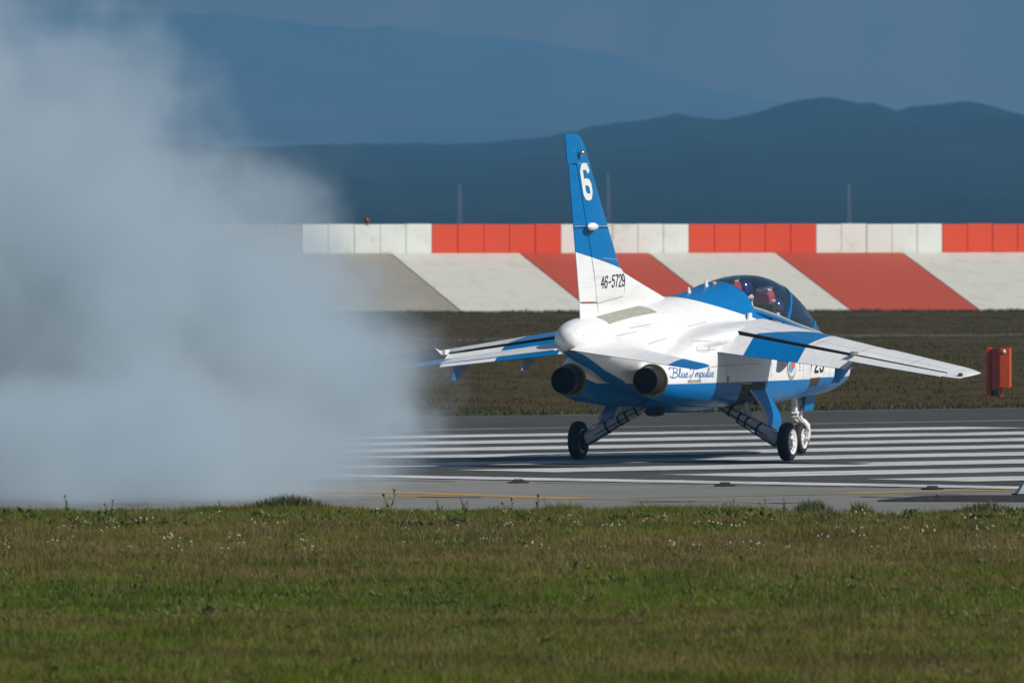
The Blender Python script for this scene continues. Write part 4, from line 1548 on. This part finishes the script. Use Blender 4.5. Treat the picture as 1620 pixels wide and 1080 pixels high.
# ================================================================== meadow
def blade_mesh(name, n, spread, hmin, hmax, wid, lean, mat, seed):
    r = random.Random(seed)
    b = MB()
    for _ in range(n):
        a, q = r.uniform(0, 2 * PI), spread * math.sqrt(r.random())
        x, y = q * math.cos(a), q * math.sin(a)
        h = r.uniform(hmin, hmax)
        t = r.uniform(0, 2 * PI)
        l = h * r.uniform(0.1, lean)
        dx, dy = math.cos(t), math.sin(t)
        w = wid * r.uniform(.6, 1.3)
        f = r.uniform(0, PI)
        wx, wy = math.cos(f) * w / 2, math.sin(f) * w / 2
        mx, my = x + dx * l * .35, y + dy * l * .35
        b.add([(x - wx, y - wy, -.01), (x + wx, y + wy, -.01), (mx + wx * .8, my + wy * .8, h * .6), (mx - wx * .8, my - wy * .8, h * .6),
               (x + dx * l, y + dy * l, h)], [(0, 1, 2, 3), (3, 2, 4)])
    me = b.mesh(name)
    me.materials.append(mat)
    return me


def leafy_mesh(name, n, h, mat, seed):
    """broad-leaved herb: several upright leaves"""
    r = random.Random(seed)
    b = MB()
    for i in range(n):
        a = r.uniform(0, 2 * PI)
        L = h * r.uniform(.5, 1.1)
        up = r.uniform(.4, 1.2)
        d = Vector((math.cos(a), math.sin(a), up)).normalized()
        s = Vector((-d.y, d.x, 0)).normalized() * L * r.uniform(.10, .18)
        o = Vector((r.uniform(-.03, .03), r.uniform(-.03, .03), r.uniform(0, h * .5)))
        b.add([o, o + d * L * .5 + s, o + d * L - Vector((0, 0, L * .15)), o + d * L * .5 - s], [(0, 1, 2, 3)])
    me = b.mesh(name)
    me.materials.append(mat)
    return me


def proto_collection(name, meshes):
    col = bpy.data.collections.new(name)
    for i, me in enumerate(meshes):
        o = bpy.data.objects.new(me.name, me)
        col.objects.link(o)
    return col


def scatter(name, quad, z, col, dens, smin, smax, seed, label, cat, nscale=0.5, thr=None, base_mat=None, patch=0.0, strip_from=None):
    """ground cover: a strip of ground carrying many small plants"""
    b = MB()
    if strip_from is None:
        b.add([(p[0], p[1], z) for p in quad], [tuple(range(len(quad)))])
    else:                              # quads from a straight near line to the ragged far edge
        for a_, c_ in zip(quad[:-1], quad[1:]):
            b.add([(a_[0] * .62, strip_from, z), (c_[0] * .62, strip_from, z), (c_[0], c_[1], z), (a_[0], a_[1], z)], [(0, 1, 2, 3)])
        bpy.context.view_layer.update()
    o = b.build(name, base_mat or M['ground'], smooth=False)
    tag(o, label, cat, kind='stuff')
    ng = bpy.data.node_groups.new(name, 'GeometryNodeTree')
    ng.interface.new_socket('Geometry', in_out='INPUT', socket_type='NodeSocketGeometry')
    ng.interface.new_socket('Geometry', in_out='OUTPUT', socket_type='NodeSocketGeometry')
    N, Lk = ng.nodes, ng.links
    gi, go = N.new('NodeGroupInput'), N.new('NodeGroupOutput')
    dp = N.new('GeometryNodeDistributePointsOnFaces')
    dp.inputs['Density'].default_value = dens
    dp.inputs['Seed'].default_value = seed
    ci = N.new('GeometryNodeCollectionInfo')
    ci.inputs['Collection'].default_value = col
    ci.inputs['Separate Children'].default_value = True
    ci.inputs['Reset Children'].default_value = True
    ip = N.new('GeometryNodeInstanceOnPoints')
    ip.inputs['Pick Instance'].default_value = True
    rv = N.new('FunctionNodeRandomValue'); rv.data_type = 'FLOAT_VECTOR'
    rv.inputs[0].default_value = (-.12, -.12, 0); rv.inputs[1].default_value = (.12, .12, 6.283)
    rs = N.new('FunctionNodeRandomValue'); rs.data_type = 'FLOAT'
    rs.inputs[2].default_value = smin; rs.inputs[3].default_value = smax
    rs.inputs['Seed'].default_value = seed + 3
    ps = N.new('GeometryNodeInputPosition')
    nz = N.new('ShaderNodeTexNoise'); nz.inputs['Scale'].default_value = nscale; nz.inputs['Detail'].default_value = 3
    mr = N.new('ShaderNodeMapRange'); mr.inputs[1].default_value = .3; mr.inputs[2].default_value = .7; mr.inputs[3].default_value = .65; mr.inputs[4].default_value = 1.35
    mu = N.new('ShaderNodeMath'); mu.operation = 'MULTIPLY'
    Lk.new(ps.outputs[0], nz.inputs['Vector']); Lk.new(nz.outputs[0], mr.inputs[0])
    Lk.new(mr.outputs[0], mu.inputs[0]); Lk.new(rs.outputs[1], mu.inputs[1])
    if patch > 0:                      # only where the noise is high
        cp = N.new('ShaderNodeMath'); cp.operation = 'GREATER_THAN'; cp.inputs[1].default_value = patch
        Lk.new(nz.outputs[0], cp.inputs[0]); Lk.new(cp.outputs[0], dp.inputs['Selection'])
    jn = N.new('GeometryNodeJoinGeometry')
    Lk.new(gi.outputs[0], dp.inputs['Mesh'])
    Lk.new(dp.outputs['Points'], ip.inputs['Points'])
    Lk.new(ci.outputs[0], ip.inputs['Instance'])
    Lk.new(rv.outputs[0], ip.inputs['Rotation'])
    Lk.new(mu.outputs[0], ip.inputs['Scale'])
    Lk.new(gi.outputs[0], jn.inputs[0]); Lk.new(ip.outputs[0], jn.inputs[0])
    Lk.new(jn.outputs[0], go.inputs[0])
    md = o.modifiers.new('plants', 'NODES')
    md.node_group = ng
    return o


tufts = proto_collection('grass_tufts', [blade_mesh('tuft', 46, .16, .03, .085, .0042, 1.0, M['grass'], s) for s in range(6)] +
                         [blade_mesh('tuft_thin', 26, .14, .05, .12, .0028, .8, M['grass'], s + 30) for s in range(3)])
near_edge = [(e.x, e.y + .05) for e in edge if -14 < e.x < 14]
scatter('meadow_grass', near_edge, .002, tufts, 85, .65, 1.4, 5, 'mown meadow of dry and green grass filling the foreground', 'grass', .55, strip_from=92)
stalks = proto_collection('dry_stalks', [blade_mesh('stalk', 8, .22, .07, .16, .0028, .6, M['tuft_pale'], s + 200) for s in range(4)])
scatter('dry_grass_stalks', [(-10, 94), (10, 94), (13, 156), (-13, 156)], .003, stalks, 13, .6, 1.25, 55, 'thin dry grass stalks standing above the meadow', 'grass', .5, patch=.47)
herbs = proto_collection('herbs', [leafy_mesh('herb', 26, .085, M['leaf'], s) for s in range(5)])
scatter('leafy_herbs', [(-10, 94), (10, 94), (13, 155), (-13, 155)], .004, herbs, 2.4, .4, 1.2, 9, 'scattered green leafy herbs among the meadow grass', 'herbs', .35, patch=.50)
scatter('leafy_herb_band', [(-9, 115), (9, 115), (10, 130), (-10, 130)], .004, herbs, 6.0, .5, 1.25, 77, 'band of lush green herbs across the middle of the meadow', 'herbs', .5, patch=.44)
scatter('leafy_herb_fringe', [(-13, 149.5), (13, 149.5), (13.5, 156.6), (-13.5, 156.6)], .004, herbs, 7.0, .6, 1.5, 21, 'fringe of low green herbs where the meadow meets the pavement', 'herbs', .6)


def clover_mesh(seed, mat):
    r = random.Random(seed); b = MB()
    for _ in range(3):
        b.ball((r.uniform(-.12, .12), r.uniform(-.12, .12), r.uniform(.09, .14)), r.uniform(.010, .017), 6)
    me = b.mesh('clover'); me.materials.append(mat)
    return me


clov = proto_collection('clover_heads', [clover_mesh(s, M['clover']) for s in range(4)])
scatter('white_clover', [(-12, 138), (12, 138), (13, 155.5), (-13, 155.5)], .003, clov, 2.2, .45, .95, 14, 'tiny white clover heads dotted over the far side of the meadow', 'flowers', .35, patch=.52)
fartufts = proto_collection('far_tufts', [blade_mesh('far_tuft', 22, .40, .01, .04, .016, .9, M['ground'], s + 60) for s in range(4)])
f0, f1 = far_pt - U * 90, far_pt + U * 60
scatter('far_meadow_grass', [(-24, 240 - 26), (f0.x if False else -16, 219), (9.3, 239.0), (16, 247), (20, 440), (-20, 430)], .003, fartufts, 2.5, .6, 1.2, 33, 'dry brown meadow between the runway and the levee', 'grass', .12)
dk = proto_collection('fringe_tufts', [blade_mesh('fringe_tuft', 30, .40, .03, .12, .02, .8, M['fringe'], s + 90) for s in range(3)])
la, lb_ = levee.location + wd * -40 + wnrm * (BANK + .1), levee.location + wd * 42 + wnrm * (BANK + .1)
scatter('levee_fringe_weeds', [la + wnrm * 2.2, lb_ + wnrm * 2.2, lb_, la], .006, dk, 7, .5, 1.2, 41, 'dark weeds along the foot of the levee', 'weeds', .3)
scatter('runway_fringe_weeds', [far_pt - U * 34 - V_ * .2, far_pt + U * 16 - V_ * .2, far_pt + U * 16 - V_ * 3.2, far_pt - U * 34 - V_ * 3.2], .007, dk, 4.5, .35, .9, 43, 'low green weeds along the far edge of the runway', 'weeds', .4)

# ---- tussocks and single weeds standing up along the meadow's edge
def tussock(px, py, wid, hgt, n, label, seed):
    c = W(px, py + 9)
    hgt += .05
    r = random.Random(seed)
    t = empty('grass_tussock', (c.x, c.y, 0))
    tag(t, label, 'tussock', 'grass tussocks on the meadow edge')
    for nm, mat, cnt, hh in (('green_blades', 'tuft', n, hgt), ('dry_blades', 'tuft_dry', n // 4, hgt * 1.12)):
        b = MB()
        for _ in range(cnt):
            u = r.gauss(0, .38)
            if abs(u) > 1: u = r.uniform(-1, 1)
            x, y = u * wid / 2, r.uniform(-.25, .25)
            h = hh * (1 - .75 * abs(u) ** 1.4) * r.uniform(.55, 1.05)
            l = h * r.uniform(.05, .6); a = r.uniform(0, 2 * PI); f = r.uniform(0, PI)
            w = .007 * r.uniform(.6, 1.4); wx, wy = math.cos(f) * w, math.sin(f) * w
            dx, dy = math.cos(a) * l, math.sin(a) * l
            b.add([(x - wx, y - wy, 0), (x + wx, y + wy, 0), (x + dx * .4 + wx * .7, y + dy * .4 + wy * .7, h * .6), (x + dx * .4 - wx * .7, y + dy * .4 - wy * .7, h * .6), (x + dx, y + dy, h)], [(0, 1, 2, 3), (3, 2, 4)])
        tag(b.build(nm, M[mat], t, False), kind='stuff')
    return t


tussock(458, 800, 1.35, .17, 900, 'broad dark tussock on the meadow edge where the smoke thins', 1)
tussock(1285, 806, .70, .16, 380, 'tall tussock on the meadow edge below the right main wheel', 2)
tussock(1560, 806, 1.05, .13, 520, 'bright green tussock in front of the black cable ramp', 3)
tussock(1360, 806, .45, .13, 160, 'thin seeding tussock left of the black cable ramp', 4)


def weed(px, py, hpx, label, seed, flower=False, spread=1.0):
    c = W(px, py)
    s = c.y / FPX
    h = hpx * s
    r = random.Random(seed)
    t = empty('weed_plant', (c.x, c.y, 0))
    tag(t, label, 'weed', 'weeds on the meadow edge')
    ns = r.choice((2, 3))
    for k in range(ns):
        lean = Vector((r.uniform(-.35, .35) * spread, r.uniform(-.2, .2), 0)) * h
        hh = h * (1 if k == 0 else r.uniform(.6, .9))
        p0 = Vector((r.uniform(-.03, .03), r.uniform(-.02, .02), 0))
        p1 = p0 + lean + Vector((0, 0, hh))
        b = MB(); b.tube([p0, p0.lerp(p1, .5) + Vector((.01, 0, 0)), p1], [.006, .005, .003], 5)
        st = b.build('stem', M['leaf'], t)
        b = MB()
        nl = 9
        for i in range(nl):
            u = .15 + .85 * i / (nl - 1)
            q = p0.lerp(p1, u)
            a = i * 2.4 + r.uniform(-.4, .4)
            L = h * (.30 - .12 * u) * r.uniform(.8, 1.2)
            d = Vector((math.cos(a), math.sin(a) * .7, .7)).normalized()
            sd_ = Vector((-d.y, d.x, 0)).normalized() * L * .24
            b.add([q, q + d * L * .5 + sd_, q + d * L, q + d * L * .5 - sd_], [(0, 1, 2, 3)])
        b.build('leaves', M['leaf'], st, False)
        if flower and k < 2:
            b = MB(); b.ball(p1 + Vector((0, 0, .012)), .020, 8); b.build('flower', M['flower_red'], t)
    return t


for i, (px, py, hp, fl_, lab) in enumerate([
        (106, 808, 26, False, 'grey-green weed half lost in the smoke at the left of the meadow edge'),
        (172, 811, 22, False, 'low leafy weed just right of the smoke-veiled one'),
        (318, 812, 16, False, 'small weed on the meadow edge left of the pair before the tussock'),
        (337, 811, 20, False, 'right-hand weed of the close pair left of the broad tussock'),
        (617, 806, 34, False, 'thin tall weed standing against the yellow lines'),
        (694, 806, 16, False, 'small leafy weed between the thin tall one and the red flowers'),
        (735, 806, 20, False, 'leafy weed just left of the red-flowered plants'),
        (806, 806, 17, True, 'left plant with red clover flowers on the meadow edge'),
        (846, 806, 23, True, 'right plant with red clover flowers on the meadow edge'),
        (869, 806, 18, False, 'leafy weed just right of the red flowers'),
        (1012, 806, 15, False, 'small weed on the meadow edge right of the left main wheel'),
        (1157, 806, 16, False, 'small weed on the meadow edge below the right light fitting'),
        (1207, 806, 18, False, 'leafy weed left of the tall tussock below the right wheel'),
        (1240, 806, 19, False, 'leafy weed touching the tall tussock below the right wheel')]):
    weed(px, py + 9, hp + 8, lab, 100 + i, fl_)

# ================================================================== smoke
BLOBS = [((-2.9, 176.5, 1.15), (2.4, 5.0, 2.2)), ((-4.2, 174.5, 2.15), (2.65, 6.0, 2.95)), ((-6.0, 172.5, 2.8), (3.2, 7.0, 4.1)), ((-8.9, 170.5, 3.7), (4.1, 8.5, 6.0)),
         ((-14.5, 169.0, 4.4), (6.4, 9.5, 7.4)), ((-5.2, 166.5, 0.4), (4.2, 8.0, 1.5))]
b = MB()
for c, r in BLOBS:
    b.ball(c, tuple(x * 1.30 for x in r), 24)
smoke = b.build('smoke_plume', [], None)
rm = smoke.modifiers.new('r', 'REMESH'); rm.mode = 'VOXEL'; rm.voxel_size = .28
sm = smoke.modifiers.new('s', 'SMOOTH'); sm.factor = .5; sm.iterations = 4
apply_mods(smoke)
bm_ = bmesh.new(); bm_.from_mesh(smoke.data)
res = bmesh.ops.bisect_plane(bm_, geom=bm_.verts[:] + bm_.edges[:] + bm_.faces[:], plane_co=(0, 0, .03), plane_no=(0, 0, -1), clear_outer=True)
ed_ = [e for e in bm_.edges if e.is_boundary]
bmesh.ops.holes_fill(bm_, edges=ed_, sides=0)
bmesh.ops.recalc_face_normals(bm_, faces=bm_.faces)
bm_.to_mesh(smoke.data); bm_.free()
t = NT('white_smoke')
o = t.obj()
warp = t.n('ShaderNodeTexNoise'); warp.inputs['Scale'].default_value = .68; warp.inputs['Detail'].default_value = 3
t.put(warp.inputs['Vector'], t.mapping(o, (1, .6, 1)))
sub = t.n('ShaderNodeVectorMath', operation='SUBTRACT'); t.put(sub.inputs[0], warp.outputs['Color']); sub.inputs[1].default_value = (.5, .5, .5)
scl = t.n('ShaderNodeVectorMath', operation='SCALE'); t.put(scl.inputs[0], sub.outputs[0]); scl.inputs['Scale'].default_value = 2.5
ad = t.n('ShaderNodeVectorMath', operation='ADD'); t.put(ad.inputs[0], o); t.put(ad.inputs[1], scl.outputs[0])
acc = None
for c, r in BLOBS:
    mp = t.mapping(ad.outputs[0], tuple(1 / x for x in r), tuple(-c[i] / r[i] for i in range(3)))
    gr = t.n('ShaderNodeTexGradient', gradient_type='SPHERICAL')
    t.put(gr.inputs[0], mp)
    v = gr.outputs['Fac']
    acc = v if acc is None else t.math('SMOOTH_MAX', acc, v, .12)
fb = t.noise(t.mapping(o, (1, .6, 1)), 1.0, 4, .62)
den = t.math('ADD', acc, t.math('MULTIPLY', t.math('SUBTRACT', fb, .5), .85))
den = t.ramp(den, .06, 1.0, 0, 1, True)
den = t.math('MULTIPLY', den, t.ramp(acc, .0, .22, 0, 1, True))
den = t.math('MULTIPLY', den, 1.25)
pv = t.n('ShaderNodeVolumePrincipled')
pv.inputs['Color'].default_value = (.72, .85, .96, 1)
pv.inputs['Anisotropy'].default_value = 0.15
t.put(pv.inputs['Density'], den)
t.t.links.new(pv.outputs[0], t.out.inputs['Volume'])
t.mat.cycles.volume_step_rate = .6
smoke.data.materials.append(t.mat)
tag(smoke, 'white smoke cloud billowing from the jet over the left of the runway', 'smoke', kind='stuff')
